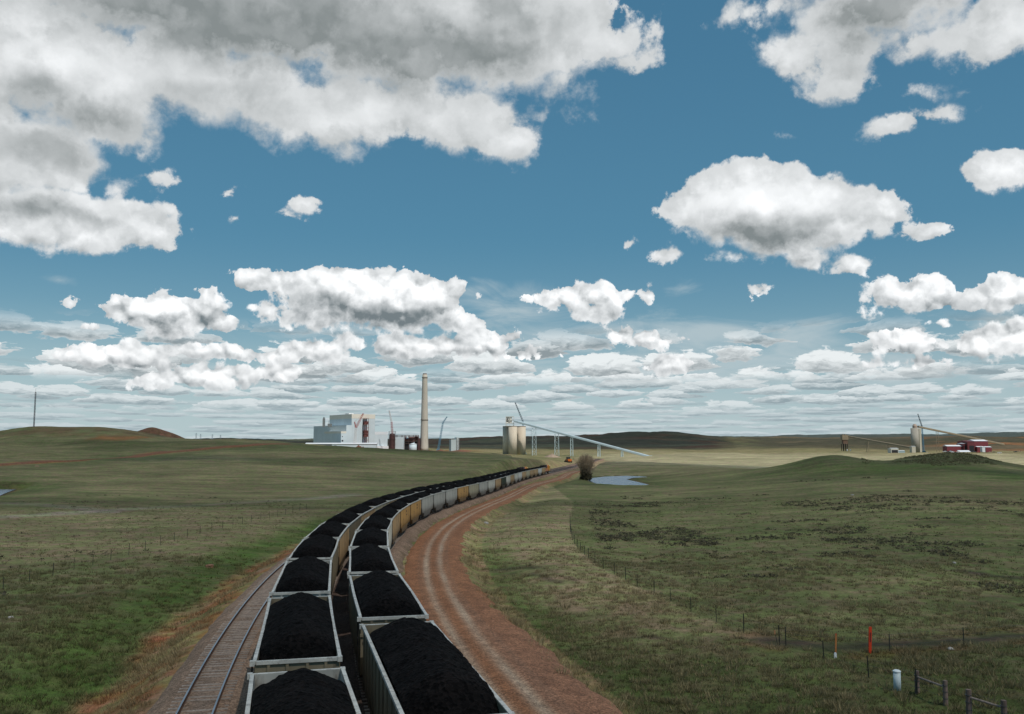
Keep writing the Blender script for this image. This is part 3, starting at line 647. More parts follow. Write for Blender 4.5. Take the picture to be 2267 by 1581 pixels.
t_ = trk(SS, O); t_[..., 2] += Zb + .035 * fbm(SS / .9, O / .7, 62, 3) - .12 * np.exp(-((O + D1 / 2) / .5) ** 2) - .12 * np.exp(-((O + (D1 + D2) / 2) / .5) ** 2)
o_ = O.ravel(); s_ = SS.ravel()
bc = np.tile(np.array([.262, .170, .116]), (len(o_), 1)) * (1 + .22 * fbm(s_ / 6, o_ / 2, 63, 4))[:, None]
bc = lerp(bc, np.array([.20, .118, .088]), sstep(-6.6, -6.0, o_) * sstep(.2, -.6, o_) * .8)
coal = np.maximum(1.25 * np.exp(-((o_ + D1 / 2) / 1.75) ** 4), .55 * np.exp(-((o_ + D1) / 1.2) ** 2) + .55 * np.exp(-(o_ / 1.2) ** 2))  # coal spill, strengthened between the trains to stand in for shade
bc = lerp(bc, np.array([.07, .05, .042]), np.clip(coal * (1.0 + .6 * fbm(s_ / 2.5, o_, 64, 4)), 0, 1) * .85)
bc = lerp(bc, np.array([.14, .095, .05]), sstep(2.0, 2.8, o_) * sstep(-.3, .3, fbm(s_ / 2.5, o_ / 2., 65, 4)) * .7)
bc = lerp(bc, np.array([.19, .155, .13]), np.exp(-((o_ + D2) / .62) ** 2) * .35)
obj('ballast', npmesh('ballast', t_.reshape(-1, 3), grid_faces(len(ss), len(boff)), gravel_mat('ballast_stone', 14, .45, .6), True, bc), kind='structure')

roff = [-3.7, -3.3, -3.0] + list(np.arange(-2.75, 2.8, .22)) + [3.0, 3.4, 3.9]
rz = [-1.4, -1.13, -1.04] + [-1.0] * len(np.arange(-2.75, 2.8, .22)) + [-1.03, -1.12, -1.5]
ss = np.concatenate([np.arange(-70, 130, .8), np.arange(130, 540, 1.8)])
SS, O, Zb = ribbon('gravel_road', ss, roff, rz, None, None, .6)
ruts = np.exp(-((O - .78 - .1 * fbm(SS / 14, 0 * O, 70, 2)) / .33) ** 2) + np.exp(-((O + .78 - .1 * fbm(SS / 14, 0 * O + 9, 71, 2)) / .33) ** 2)
wide = 1 + .28 * sstep(45, 5, SS) * (O > 0)
t_ = trk(SS, O * wide + road_off(SS)); t_[..., 2] += Zb - .05 * ruts + .03 * fbm(SS / 1.2, O / .8, 72, 3) + .05 * np.exp(-(O / .4) ** 2)
o_ = O.ravel(); s_ = SS.ravel(); ru = ruts.ravel()
rc = np.tile(np.array([.285, .125, .060]), (len(o_), 1)) * (1 + .2 * fbm(s_ / 8, o_ / 1.2, 73, 4))[:, None]
rc = lerp(rc, np.array([.44, .325, .23]), np.clip(ru * (.85 + .5 * fbm(s_ / 7, o_ / .8, 74, 3)), 0, 1) * .85)
rc = lerp(rc, np.array([.13, .075, .05]), sstep(.3, .6, np.abs(o_)) * 0)
rc = lerp(rc, np.array([.27, .14, .09]), sstep(45, 5, s_) * .5 * (o_ > 1.2))
rc = lerp(rc, np.array([.22, .135, .09]), np.exp(-((np.abs(o_) - 1.55) / .18) ** 2) * .35)
obj('gravel_road', npmesh('gravel_road', t_.reshape(-1, 3), grid_faces(len(ss), len(roff)), gravel_mat('road_gravel', 11, .4, .4), True, rc), kind='structure')
# the dirt road that climbs the left hill
def road_strip(name, pts, half, m, col):
    P_ = []
    for a, b in zip(pts[:-1], pts[1:]):
        n = max(2, int(math.hypot(b[0] - a[0], b[1] - a[1]) / 6))
        P_ += [(a[0] + (b[0] - a[0]) * i / n, a[1] + (b[1] - a[1]) * i / n) for i in range(n)]
    P_ = np.array(P_); T_ = np.gradient(P_, axis=0); T_ /= np.linalg.norm(T_, axis=1)[:, None]; N_ = np.stack([-T_[:, 1], T_[:, 0]], 1)
    w = np.linspace(-1, 1, 7); jit = 1 + .25 * fbm(np.arange(len(P_)) / 4., np.zeros(len(P_)), 77, 3)
    XY = P_[:, None] + N_[:, None] * (w[None, :, None] * half * jit[:, None, None])
    z = H(XY[..., 0], XY[..., 1]) + .35 - .7 * (np.abs(w)[None] > .9)
    obj(name, npmesh(name, np.concatenate([XY, z[..., None]], -1).reshape(-1, 3), grid_faces(len(P_), 7), m, True, np.tile(np.array(col), (len(P_) * 7, 1))), kind='structure')
road_strip('dirt_road', RED_ROAD, 7.5, gravel_mat('red_dirt', 1.5, .25, .3), (.20, .085, .042))

# ------------------------------------------------------------------ railway tracks
steel = mat('rail_steel', (.26, .30, .36), .28, .9, .15, .8)
rust = mat('rail_rust', (.085, .045, .03), .85, 0, .25, 2.)
tie = mat('sleeper_wood', (.33, .265, .22), .9, 0, .3, 3., dirt=(.12, .085, .07), spec=.1)
RAILP = [(-.075, -.17), (-.012, -.15), (-.012, -.05), (-.037, -.04), (-.037, 0), (.037, 0), (.037, -.04), (.012, -.05), (.012, -.15), (.075, -.17)]
slp = MB().box(-1.3, 1.3, -.115, .115, -.32, -.172).mesh('sleeper', tie)
def track(off0, label, shown):
    o = thing('railway_track', label, 'railway track', trk(-40, off0))
    inv = o.location.copy()
    sr = np.concatenate([np.arange(-60, 130, 2.), np.arange(130, 400, 4), np.arange(400, 930, 10)])
    for sd in (-.755, .755):
        v = np.concatenate([trk(sr, off0 + sd + a, b)[:, None] for a, b in RAILP], 1) - np.array(inv)
        n = len(RAILP); b_ = MB(); b_.v = [tuple(q) for q in v.reshape(-1, 3)]
        for i in range(len(sr) - 1):
            for j in range(n):
                b_.f.append((i * n + j, i * n + (j + 1) % n, (i + 1) * n + (j + 1) % n, (i + 1) * n + j)); b_.mi.append(1 if 3 <= j <= 5 else 0)
        b_.build('rail', [rust, steel], o)
    k = 0; s0 = -26.; rest = MB()
    while s0 < (90 if shown else 60) or (not shown and s0 < 700):
        p = trk(s0, off0) - np.array(inv); h = float(np.interp(s0, S, TH)) + R(random.uniform(-1.2, 1.2))
        if shown and k < 100: q = obj('sleeper', slp, o, tuple(p + np.array([random.uniform(-.03, .03), 0, random.uniform(-.03, .006)])), -h)
        else: rest.box(-1.3, 1.3, -.115, .115, -.32, -.18, M=Matrix.Translation(Vector(p)) @ Matrix.Rotation(-h, 4, 'Z'))
        k += 1; s0 += .56 if s0 < 90 else 2.4
    if rest.v: rest.build('sleepers', tie, o, kind='stuff')
    return o
track(-D2, 'empty railway track with bare rails on the left of both coal trains', True)
track(-D1, 'railway track under the left coal train', False)
track(0., 'railway track under the right coal train, running on past the orange locomotive', False)

# ------------------------------------------------------------------ coal gondolas
PER, LEN, HW, RIM = 16.15, 14.55, 1.53, 3.75
HL = LEN / 2
def paint(name, col, grime=(.05, .037, .028)):
    return mat(name, col, .62, .0, .16, .55, dirt=grime, dirt_z=(.6, 2.4), spec=.3, stretch=(1., 1., .35))
PAINTS = {'pale grey': paint('paint_pale_grey', (.52, .51, .45)), 'grey': paint('paint_grey', (.42, .41, .37)), 'tan': paint('paint_tan', (.42, .29, .16)),
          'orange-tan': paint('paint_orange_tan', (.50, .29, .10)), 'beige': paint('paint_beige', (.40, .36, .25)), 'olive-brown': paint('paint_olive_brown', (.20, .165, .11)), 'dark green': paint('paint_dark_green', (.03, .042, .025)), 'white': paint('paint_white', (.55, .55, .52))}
RIMM = mat('rim_aluminium', (.60, .575, .52), .5, .1, .2, 1.6, dirt=(.13, .10, .08), spec=.5)
RIMY = mat('rim_yellow', (.42, .34, .12), .5, .0, .15, 1.2, dirt=(.12, .10, .08))
BLACK = mat('running_gear_black', (.022, .019, .017), .7, .2, .3, 2.)
WHEEL = mat('wheel_steel', (.06, .045, .036), .6, .5, .2, 2.)
LETTER = mat('stencil_black', (.02, .02, .02), .7, 0, .1)
def body_mb(bow):
    b = MB()
    prof = [(-HL + .06, RIM), (-HL + .06, 2.0), (-HL + .55, 1.12), (-4.55, 1.06), (-4.0, .38), (4.0, .38), (4.55, 1.06), (HL - .55, 1.12), (HL - .06, 2.0), (HL - .06, RIM)]
    ys = sorted(set([p[0] for p in prof] + list(np.linspace(-HL + .06, HL - .06, 13))))
    pb = {}
    def bot(y): return float(np.interp(y, [p[0] for p in prof[1:-1]], [p[1] for p in prof[1:-1]]))
    for sx in (-1, 1):
        vs, fs = [], []
        for y in ys:
            w = HW - .05 + bow * math.cos(y / HL * math.pi / 2) ** 2 * (1 if sx > 0 else .7)
            for z in (RIM - .02, 2.6, max(bot(y), 1.6) if abs(y) < HL - .1 else 2.0, bot(y)):
                vs.append((sx * (w if z > 1.5 else w - .12 * (1.5 - z)), y, z))
        for i in range(len(ys) - 1):
            for j in range(3): fs.append((i * 4 + j, i * 4 + j + 1, (i + 1) * 4 + j + 1, (i + 1) * 4 + j))
        b.add(vs, fs)
        # inner skin
        b.add([(sx * (HW - .12 + bow * math.cos(y / HL * math.pi / 2) ** 2), y, z) for y in ys for z in (RIM - .02, 2.3)], [(i * 2, i * 2 + 1, i * 2 + 3, i * 2 + 2) for i in range(len(ys) - 1)])
        # side posts
        for i in range(11):
            y = -HL + .75 + i * (LEN - 1.5) / 10; w = HW - .05 + bow * math.cos(y / HL * math.pi / 2) ** 2
            b.box(sx * (w - .02) if sx > 0 else -(w + .05), (w + .05) if sx > 0 else -(w - .02), y - .06, y + .06, max(bot(y), 1.15) + .05, RIM - .1)
    for sy in (-1, 1):
        y = sy * (HL - .06); w = HW - .05
        b.add([(-w, y, RIM - .02), (w, y, RIM - .02), (w, y, 2.0), (-w, y, 2.0)], [(0, 1, 2, 3)])
        b.add([(-w, y, 2.0), (w, y, 2.0), (w, sy * (HL - .55), 1.12), (-w, sy * (HL - .55), 1.12)], [(0, 1, 2, 3)])
        b.add([(-w, y - sy * .07, RIM - .02), (w, y - sy * .07, RIM - .02), (w, y - sy * .07, 2.3), (-w, y - sy * .07, 2.3)], [(0, 1, 2, 3)])
        b.box(-HW + .02, HW - .02, y, y + sy * .07, 2.9, 3.02)
        b.box(-.35, .35, y - sy * .5, y + sy * .25, 1.0, 1.2)
        for x in (-1.0, -.35, .35, 1.0): b.box(x - .05, x + .05, y, y + sy * .06, 1.95, RIM - .1)
    b.add([(x * 1.35, y, z) for y, z in ((-HL + .55, 1.12), (-4.55, 1.06), (-4.0, .38), (4.0, .38), (4.55, 1.06), (HL - .55, 1.12)) for x in (-1, 1)], [(i * 2, i * 2 + 1, i * 2 + 3, i * 2 + 2) for i in range(5)])
    return b
def rim_mb(bow):
    b = MB(); ys = np.linspace(-HL, HL, 17)
    for sx in (-1, 1):
        vs = []
        for y in ys:
            w = HW + bow * math.cos(y / HL * math.pi / 2) ** 2 * (1 if sx > 0 else .7)
            vs += [(sx * (w + .03), y, RIM - .11), (sx * (w + .03), y, RIM), (sx * (w - .10), y, RIM), (sx * (w - .10), y, RIM - .11)]
        fs = [(i * 4 + j, i * 4 + (j + 1) % 4, i * 4 + 4 + (j + 1) % 4, i * 4 + 4 + j) for i in range(len(ys) - 1) for j in range(4)] + [(0, 1, 2, 3), tuple(len(vs) - 4 + i for i in range(4))]
        b.add(vs, fs)
    for sy in (-1, 1):
        y0, y1 = (HL - .12, HL + .02) if sy > 0 else (-HL - .02, -HL + .12)
        b.box(-HW + .101, HW - .101, y0, y1, RIM - .13, RIM - .004)
        for sx in (-1, 1): b.box(sx * HW - .12, sx * HW + .05, y0 - .04, y1 + .04, RIM - .16, RIM + .02)
    return b
def truck_mb():
    b = MB()
    for sx in (-1, 1):
        x0, x1 = sx * .98 - .09, sx * .98 + .09
        b.prism([(-1.15, .62), (-1.15, .38), (-.6, .38), (-.35, .18), (.35, .18), (.6, .38), (1.15, .38), (1.15, .62), (.45, .78), (-.45, .78)], x0, x1, 'x')
        for y in (-.88, .88): b.box(x0 - .03, x1 + .03, y - .14, y + .14, .34, .62)
    b.box(-1.05, 1.05, -.2, .2, .5, .86)
    for y in (-.88, .88): b.tube((-.8, y, .46), (.8, y, .46), .09, n=8)
    b.tube((0, 0, .8), (0, 0, 1.1), .3, n=12)
    return b
bodies = [(body_mb(w).mesh('body', PAINTS['grey']), rim_mb(w).mesh('top_rim', RIMM)) for w in (.0, .045, -.04)]
truckm = truck_mb().mesh('truck', BLACK)
wheelm = MB().lathe([(.47, -.07), (.47, -.05), (.455, .0), (.455, .065), (.30, .075), (.12, .06)], 18).mesh('wheel', WHEEL, True)
couplm = MB().box(-.09, .09, 0, .62, .74, .92).prism([(-.16, .6), (.13, .6), (.16, .78), (.02, .86), (-.05, .74), (-.17, .82)], .7, .96, 'z').mesh('coupler', BLACK)
lad = MB()
for sx in (-1, 1): lad.tube((sx * .2, 0, 1.2), (sx * .2, 0, 3.6), .022, n=5)
for i in range(7): lad.tube((-.2, 0, 1.3 + i * .36), (.2, 0, 1.3 + i * .36), .018, n=5)
ladm = lad.mesh('ladder', BLACK)
stn = MB(); rr = random.Random(4)
for x0, z0, n, hh in ((-.0, 2.95, 4, .26), (-.0, 2.5, 6, .2), (4.0, 2.3, 5, .10), (4.0, 2.12, 6, .10), (-4.2, 2.2, 6, .10)):
    for i in range(n): stn.box(0, .012, x0 + i * hh * .85 - .01, x0 + i * hh * .85 + hh * .55, z0, z0 + hh)
stnm = stn.mesh('stencil', LETTER)

# ---- coal heaps
cm = bpy.data.materials.new('coal'); cm.use_nodes = True; ct = NT(cm.node_tree); cb = cm.node_tree.nodes['Principled BSDF']
cb.inputs['Roughness'].default_value = .9; cb.inputs['Specular IOR Level'].default_value = .06
cp = ct.n('ShaderNodeTexCoord').outputs['Object']; cv = ct.n('ShaderNodeTexVoronoi'); cv.inputs['Scale'].default_value = 9; ct.link(cp, cv.inputs['Vector'])
cs = ct.n('ShaderNodeSeparateColor'); ct.link(cv.outputs['Color'], cs.inputs[0])
cc = ct.vm('SCALE', (.0048, .0038, .0036)); ct.link(ct.m('MULTIPLY', ct.mr(cs.outputs[0], 0, 1, .45, 2.1), ct.mr(ct.noise(cp, .7, 4), .3, .7, .7, 1.4)), cc.node.inputs['Scale']); ct.link(cc, cb.inputs['Base Color'])
bn = ct.n('ShaderNodeBump'); bn.inputs['Strength'].default_value = .8; bn.inputs['Distance'].default_value = .08
ct.link(ct.m('ADD', cv.outputs['Distance'], ct.noise(cp, 4, 5, .65)), bn.inputs['Height']); ct.link(bn.outputs[0], cb.inputs['Normal'])
def heap_mesh(seed):
    rr = np.random.default_rng(seed); nx, ny = 31, 121
    X, Y = np.meshgrid(np.linspace(-1, 1, nx), np.linspace(-1, 1, ny), indexing='xy')
    x = X * (HW - .125); y = Y * (HL - .135)
    sx = .10 * rr.uniform(-1, 1); ridge = rr.uniform(.60, .78)
    a = ridge - .56 * (np.sqrt((x - sx) ** 2 + .5 ** 2) - .5) + .05 * fbm(y / 3., x * 0 + seed, seed, 2)
    def end(e, q): return -q + .62 * np.sqrt(e * e + .1) - .30 * np.abs(x - sx) ** 1.5
    b1, b2 = end(y + HL - .13, rr.uniform(.35, .5)), end(HL - .13 - y, rr.uniform(.62, .85))
    k = 7.; z = -np.log(np.exp(-k * a) + np.exp(-k * b1) + np.exp(-k * b2)) / k
    z = np.minimum(z, a + .02)
    z = z - sstep(.9, 1., np.abs(X)) * .05
    z = z + .06 * fbm(x * 2.2, y * 2.2, seed + 3, 3) + .045 * fbm(x * 8, y * 8, seed + 5, 2)
    z = np.maximum(z, -1.1)
    v = np.stack([x, y, z + RIM], -1).reshape(-1, 3)
    f = grid_faces(ny, nx)
    return npmesh('coal_heap', v, f, cm, True)
HEAPS = [heap_mesh(100 + i * 7) for i in range(7)]

ORD = ['', 'first', 'second', 'third', 'fourth', 'fifth', 'sixth', 'seventh', 'eighth', 'ninth', 'tenth', 'eleventh', 'twelfth', 'thirteenth', 'fourteenth', 'fifteenth', 'sixteenth', 'seventeenth', 'eighteenth', 'nineteenth', 'twentieth', 'twenty-first', 'twenty-second', 'twenty-third', 'twenty-fourth', 'twenty-fifth', 'twenty-sixth', 'twenty-seventh', 'twenty-eighth']
def pose(o, sc, off, half=6.0):
    a, b = trk(sc - half, off), trk(sc + half, off); c = (a + b) / 2; d = b - a
    o.location = tuple(c); o.rotation_mode = 'XYZ'; o.rotation_euler = (math.atan2(d[2], math.hypot(d[0], d[1])), 0, -math.atan2(d[0], d[1]))
def gondola(sc, off, colour, label, group, detail, ymarks=False, rimy=False, v=0):
    o = thing('coal_gondola', label, 'coal gondola', group=group); pose(o, sc, off)
    bm_, rm_ = bodies[v]
    b = obj('body', bm_, o); b.material_slots[0].link = 'OBJECT'; b.material_slots[0].material = PAINTS[colour]
    r = obj('top_rim', rm_, o)
    if rimy: r.material_slots[0].link = 'OBJECT'; r.material_slots[0].material = RIMY
    if detail >= 1:
        for y in (-5.75, 5.75):
            t = obj('truck', truckm, o, (0, y, 0))
            if detail >= 2:
                for wy in (-.88, .88):
                    for sx in (-1, 1):
                        w = obj('wheel', wheelm, t, (sx * .79, wy, .47)); w.rotation_euler = (0, sx * math.pi / 2, 0)
    if detail >= 2:
        for sy in (-1, 1):
            c = obj('coupler', couplm, o, (0, sy * (HL - .15), 0)); c.rotation_euler = (0, 0, 0 if sy > 0 else math.pi)
        for sx in (-1, 1):
            l = obj('ladder', ladm, b, (sx * (HW + .06), sx * (HL - .45), 0)); l.rotation_euler = (0, 0, math.pi / 2)
    if ymarks: obj('stencil', stnm, b, (HW + .055, 0, 0))
    return o
RCOL = ['dark green', 'orange-tan', 'grey', 'grey', 'pale grey', 'tan', 'orange-tan', 'orange-tan', 'grey', 'grey', 'grey', 'orange-tan', 'beige', 'grey', 'pale grey', 'tan', 'dark green', 'pale grey', 'tan', 'pale grey', 'white', 'tan', 'beige', 'tan', 'tan', 'white', 'tan', 'tan']
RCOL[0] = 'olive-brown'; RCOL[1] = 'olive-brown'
NR = 27
for i in range(NR):
    k = i - 1; sc = PER * k + PER / 2 - .8; c = RCOL[i]
    where = f'{ORD[i + 1]} car from the camera in the right train' if i < 14 else f'{ORD[NR - i]} car behind the orange locomotive in the right train'
    mk = i in (6, 7, 11)
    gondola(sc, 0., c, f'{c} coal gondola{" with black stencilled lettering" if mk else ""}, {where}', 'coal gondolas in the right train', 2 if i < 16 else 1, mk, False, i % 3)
    h = obj('coal_heap', HEAPS[(i * 3) % 7], None, label=f'heap of black coal filling the {where}', cat='coal heap', group='coal heaps in the right train'); pose(h, sc, 0.)
    pass
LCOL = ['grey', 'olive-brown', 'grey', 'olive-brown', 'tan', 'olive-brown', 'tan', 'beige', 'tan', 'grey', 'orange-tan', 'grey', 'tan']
SL = -7.687; NL = 24
for i in range(NL):
    k = i - 1; sc = SL + PER * k + PER / 2 - .8; c = LCOL[i % len(LCOL)]
    where = f'{ORD[i + 1]} car from the camera in the left train' if i < 13 else f'{ORD[NL - i]} car behind the far locomotive in the left train'
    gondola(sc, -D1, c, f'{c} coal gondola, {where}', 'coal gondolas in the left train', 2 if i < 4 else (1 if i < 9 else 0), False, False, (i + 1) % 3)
    h = obj('coal_heap', HEAPS[(i * 2 + 1) % 7], None, label=f'heap of black coal filling the {where}', cat='coal heap', group='coal heaps in the left train'); pose(h, sc, -D1)

# ------------------------------------------------------------------ locomotives
ORANGE = mat('locomotive_orange', (.62, .15, .02), .4, 0, .12, .4, dirt=(.06, .03, .02), dirt_z=(.8, 1.8)); YELLOW = mat('locomotive_yellow', (.62, .33, .05), .4, 0, .12, .4)
DKRED = mat('locomotive_roof', (.05, .03, .026), .6, 0, .2, .5); GLASS = mat('cab_glass', (.02, .03, .035), .08, 0, .05, 1., spec=.8); SILV = mat('silver_paint', (.5, .5, .5), .4, .3, .1, 1.)
def locomotive(sc, off, label):
    o = thing('locomotive', label, 'locomotive'); pose(o, sc, off, 7)
    MB().box(-1.55, 1.55, -10.8, 10.8, 1.15, 1.5).build('underframe', BLACK, o)
    h = MB().prism([(-.95, 1.5), (-.95, 4.05), (-.7, 4.45), (.7, 4.45), (.95, 4.05), (.95, 1.5)], -9.6, 5.4, 'y').build('engine_hood', ORANGE, o)
    MB().box(-1.5, 1.5, -10.2, -5.6, 3.2, 4.62).build('radiator', DKRED, h)
    for y in (-9, -7.6, -6.4): MB().lathe([(.5, 4.622), (.5, 4.75), (.35, 4.76)], 14, 0, y).build('fan', BLACK, h)
    MB().box(-.5, .5, -2.5, 2.5, 4.452, 4.7).build('exhaust', BLACK, h)
    MB().box(-.98, .98, -4, 5, 2.7, 2.95).build('stripe', YELLOW, h)
    c = MB().prism([(-1.5, 1.5), (-1.5, 4.1), (-.9, 4.65), (.9, 4.65), (1.5, 4.1), (1.5, 1.5)], 5.401, 8.2, 'y').build('cab', YELLOW, o)
    for x in (-1.515, 1.505): MB().box(x, x + .012, 5.9, 7.6, 3.1, 3.8).build('window', GLASS, c)
    MB().box(-1.3, 1.3, 8.2, 8.215, 3.2, 3.9).build('windscreen', GLASS, c)
    MB().prism([(-1.0, 1.5), (-1.0, 2.8), (-.6, 3.1), (.6, 3.1), (1.0, 2.8), (1.0, 1.5)], 8.216, 10.2, 'y').build('nose', ORANGE, o)
    MB().prism([(-1.3, .45), (-1.45, .8), (-1.45, 1.149), (1.45, 1.149), (1.45, .8), (1.3, .45)], -2.6, 2.6, 'y').build('fuel_tank', BLACK, o)
    for y in (-6.9, 6.9):
        t = MB()
        for sx in (-1, 1): t.prism([(-2.2, .35), (-2.3, .8), (-1.6, 1.1), (1.6, 1.1), (2.3, .8), (2.2, .35)], sx * 1.1 - .1, sx * 1.1 + .1, 'x')
        t.box(-1, 1, -.4, .4, .6, 1.14); tt = t.build('truck', SILV, o); tt.location = (0, y, 0)
        for wy in (-1.8, 0, 1.8):
            for sx in (-1, 1):
                w = obj('wheel', wheelm, tt, (sx * .8, wy, .5)); w.rotation_euler = (0, sx * math.pi / 2, 0)
    for sx in (-1, 1):
        r = MB(); r.tube((sx * 1.5, -10, 2.5), (sx * 1.5, 5, 2.5), .03, n=4)
        for y in range(-10, 6, 3): r.tube((sx * 1.5, y, 1.5), (sx * 1.5, y, 2.5), .025, n=4)
        r.build('handrail', SILV, o)
    MB().box(-1.4, 1.4, 10.8, 11.0, .2, 1.3).build('pilot', SILV, o)
locomotive(PER * (NR - 1) + 10.6, 0., 'orange and yellow locomotive at the head of the right coal train')
locomotive(SL + PER * (NL - 1) + 10.6, -D1, 'orange locomotive behind the heaps, at the head of the left coal train')

# ------------------------------------------------------------------ power station beyond the ridge
def zx(x): return 660 + x * .19409
def zy(y): return 810 + y * .19409
def plaster(name, col, **kw): return mat(name, col, .6, 0, .07, .03, **kw)
WALL = plaster('cladding_pale_blue', (.60, .67, .70)); CREAM = plaster('cladding_cream', (.74, .69, .60)); ROOFW = plaster('roof_white', (.74, .75, .77)); DKST = mat('steel_dark_red', (.12, .04, .035), .7, 0, .2, .1)
BRSTEEL = mat('steel_brown', (.085, .055, .05), .7, 0, .3, .1); OPEN = mat('dark_opening', (.025, .025, .03), .8, 0, .1); CONC = mat('concrete', (.5, .45, .38), .85, 0, .10, .06, dirt=(.36, .32, .25), stretch=(1., 1., .5))
CREDR = mat('crane_red', (.42, .06, .045), .5, 0, .1, 1.); CREDW = mat('crane_white', (.7, .66, .64), .5, 0, .1, 1.); CBLUE = mat('crane_blue', (.10, .24, .34), .5, 0, .1, 1.); PALEST = mat('steel_pale_blue', (.58, .68, .70), .45, .2, .1, .2)
D_PLANT = 1720.
YAW = R(33); U = np.array([math.cos(YAW), math.sin(YAW)]); V_ = np.array([-math.sin(YAW), math.cos(YAW)])
P0 = pt(zx(487), 990, D_PLANT)[:2]
def on_line(px, o, d):
    k = (px - CX) / F / math.cos(PITCH) * 1.0
    r = ray(px, 970); k = r[0] / r[1]
    return (k * o[1] - o[0]) / (d[0] - k * d[1])
def face_box(mb, u0, u1, depth, z0, z1, off=0., mi=0):
    o = P0 + V_ * off
    a, b, c, d = o + U * u0, o + U * u1, o + U * u1 + V_ * depth, o + U * u0 + V_ * depth
    base = np.array([P0[0], P0[1]])
    q = [tuple(p - base) for p in (a, b, c, d)]
    mb.prism(q, z0, z1, 'z', mi); return mb
def facade_u(px): return on_line(px, P0, U)
def depth_at(u, px): o = P0 + U * u; return on_line(px, o, V_)
gz_ = ground(P0[0], P0[1]) - 1
root = thing('boiler_house', 'tall stepped pale blue power station building with cream top stripe', 'power station', (P0[0], P0[1], 0))
u487, u548, u608, u875, u1035 = [facade_u(zx(v)) for v in (487, 548, 608, 875, 1035)]
dpl = D_PLANT
def Zf(y, u): p = P0 + U * u; return zpy(zy(y), p[1])
face_box(MB(), 0, u548, depth_at(0, zx(300)), gz_, Zf(770, 0)).build('low_block', WALL, root)
face_box(MB(), -.15, u548, depth_at(0, zx(300)) + .15, Zf(770, 0) + .01, Zf(746, 0), -.15).build('low_stripe', CREAM, root)
face_box(MB(), u548 + .01, u608, depth_at(u548, zx(175)), gz_, Zf(676, u548)).build('middle_block', WALL, root)
face_box(MB(), u608 + .01, u875, depth_at(u608, zx(355)), gz_, Zf(600, u608)).build('tall_block', WALL, root)
face_box(MB(), u608 - .14, u875 + .15, depth_at(u608, zx(355)) + .15, Zf(600, u608) + .01, Zf(550, u608), -.15).build('top_stripe', CREAM, root)
face_box(MB(), u608 + 2, u608 + 12, 20, Zf(550, u608) + .01, Zf(538, u608), 20).build('roof_hatch', ROOFW, root)
m_ = MB()
for x0, x1, y0, y1 in ((497, 515, 846, 864), (500, 510, 802, 812)): face_box(m_, facade_u(zx(x0)), facade_u(zx(x1)), .12, Zf(y1, 0), Zf(y0, 0), -.13)
m_.build('door', OPEN, root)
m_ = MB()
for i in range(12):
    u = u608 + (u875 - u608) * (i + .5) / 12; face_box(m_, u - .12, u + .12, .1, gz_, Zf(602, u608), -.11)
m_.build('cladding_seam', plaster('seam', (.50, .57, .60)), root)
# small stack and fans on the middle roof
q = pt(zx(288), 990, D_PLANT + 45); m_ = MB()
m_.box(-2.2, 2.2, -2, 2, zpy(zy(676), q[1]) - 4, zpy(zy(600), q[1])); m_.tube((0, 0, zpy(zy(600), q[1])), (0, 0, zpy(zy(585), q[1])), 1.4, n=8)
m_.box(8, 16, -2, 2, zpy(zy(676), q[1]) - 4, zpy(zy(660), q[1])); m_.tube((10, 0, zpy(zy(660), q[1])), (10, 0, zpy(zy(622), q[1])), .4, n=5)
m_.build('roof_stack', mat('steel_grey', (.22, .23, .23), .6, .2, .1, .2), root).location = (q[0] - P0[0], q[1] - P0[1], 0)
rt = thing('turbine_hall', 'lower pale blue hall with white roof edge beside the tall power station', 'power station', (P0[0], P0[1], 0))
face_box(MB(), u875 + .02, u1035, 55, gz_, Zf(784, u875), 6).build('wall', WALL, rt)
face_box(MB(), u875 + .02, u1035 + .15, 55, Zf(784, u875) + .01, Zf(752, u875), 5.85).build('parapet', ROOFW, rt)
face_box(MB(), u875 + 1, u1035 + 1, 3, gz_, Zf(915, u875), 2.5).build('annex', ROOFW, rt)
# steel stair tower on the front
def at_plant(xz, dd=0.): return pt(zx(xz), 990, D_PLANT + dd)[:2]
q = np.append(P0 + U * facade_u(zx(757)) - V_ * 5.2, 0); rt = thing('stair_tower', 'dark red steel lattice stair tower standing against the pale power station wall', 'steel tower', (q[0], q[1], 0), YAW)
zt, zb = zpy(zy(598), q[1]), gz_; m_ = MB(); hw = 4.2
for x in (-hw, hw):
    for y in (-hw, hw): m_.tube((x, y, zb), (x, y, zt), .42, n=4)
m_.build('post', DKST, rt); m_ = MB(); nfl = 11
for i in range(nfl + 1):
    z = zb + (zt - zb) * i / nfl
    m_.box(-hw, hw, -hw, hw, z - .25, z + .25) if i % 2 else m_.box(-hw, hw, -hw, -hw + .6, z - .2, z + .2)
    if i < nfl: z2 = z + (zt - zb) / nfl; m_.tube((-hw, -hw - .05, z), (hw, -hw - .05, z2) if i % 2 else (hw, -hw - .05, z), .3, n=4)
m_.build('landing', mat('steel_red_light', (.28, .11, .09), .7, 0, .2, .1), rt)
m_ = MB()
for i in (2, 5, 6, 9): z = zb + (zt - zb) * i / nfl; m_.box(-hw + .3, hw - .3, -hw + .7, hw - .3, z + .3, z + (zt - zb) / nfl - .3)
m_.build('cladding', DKST, rt)
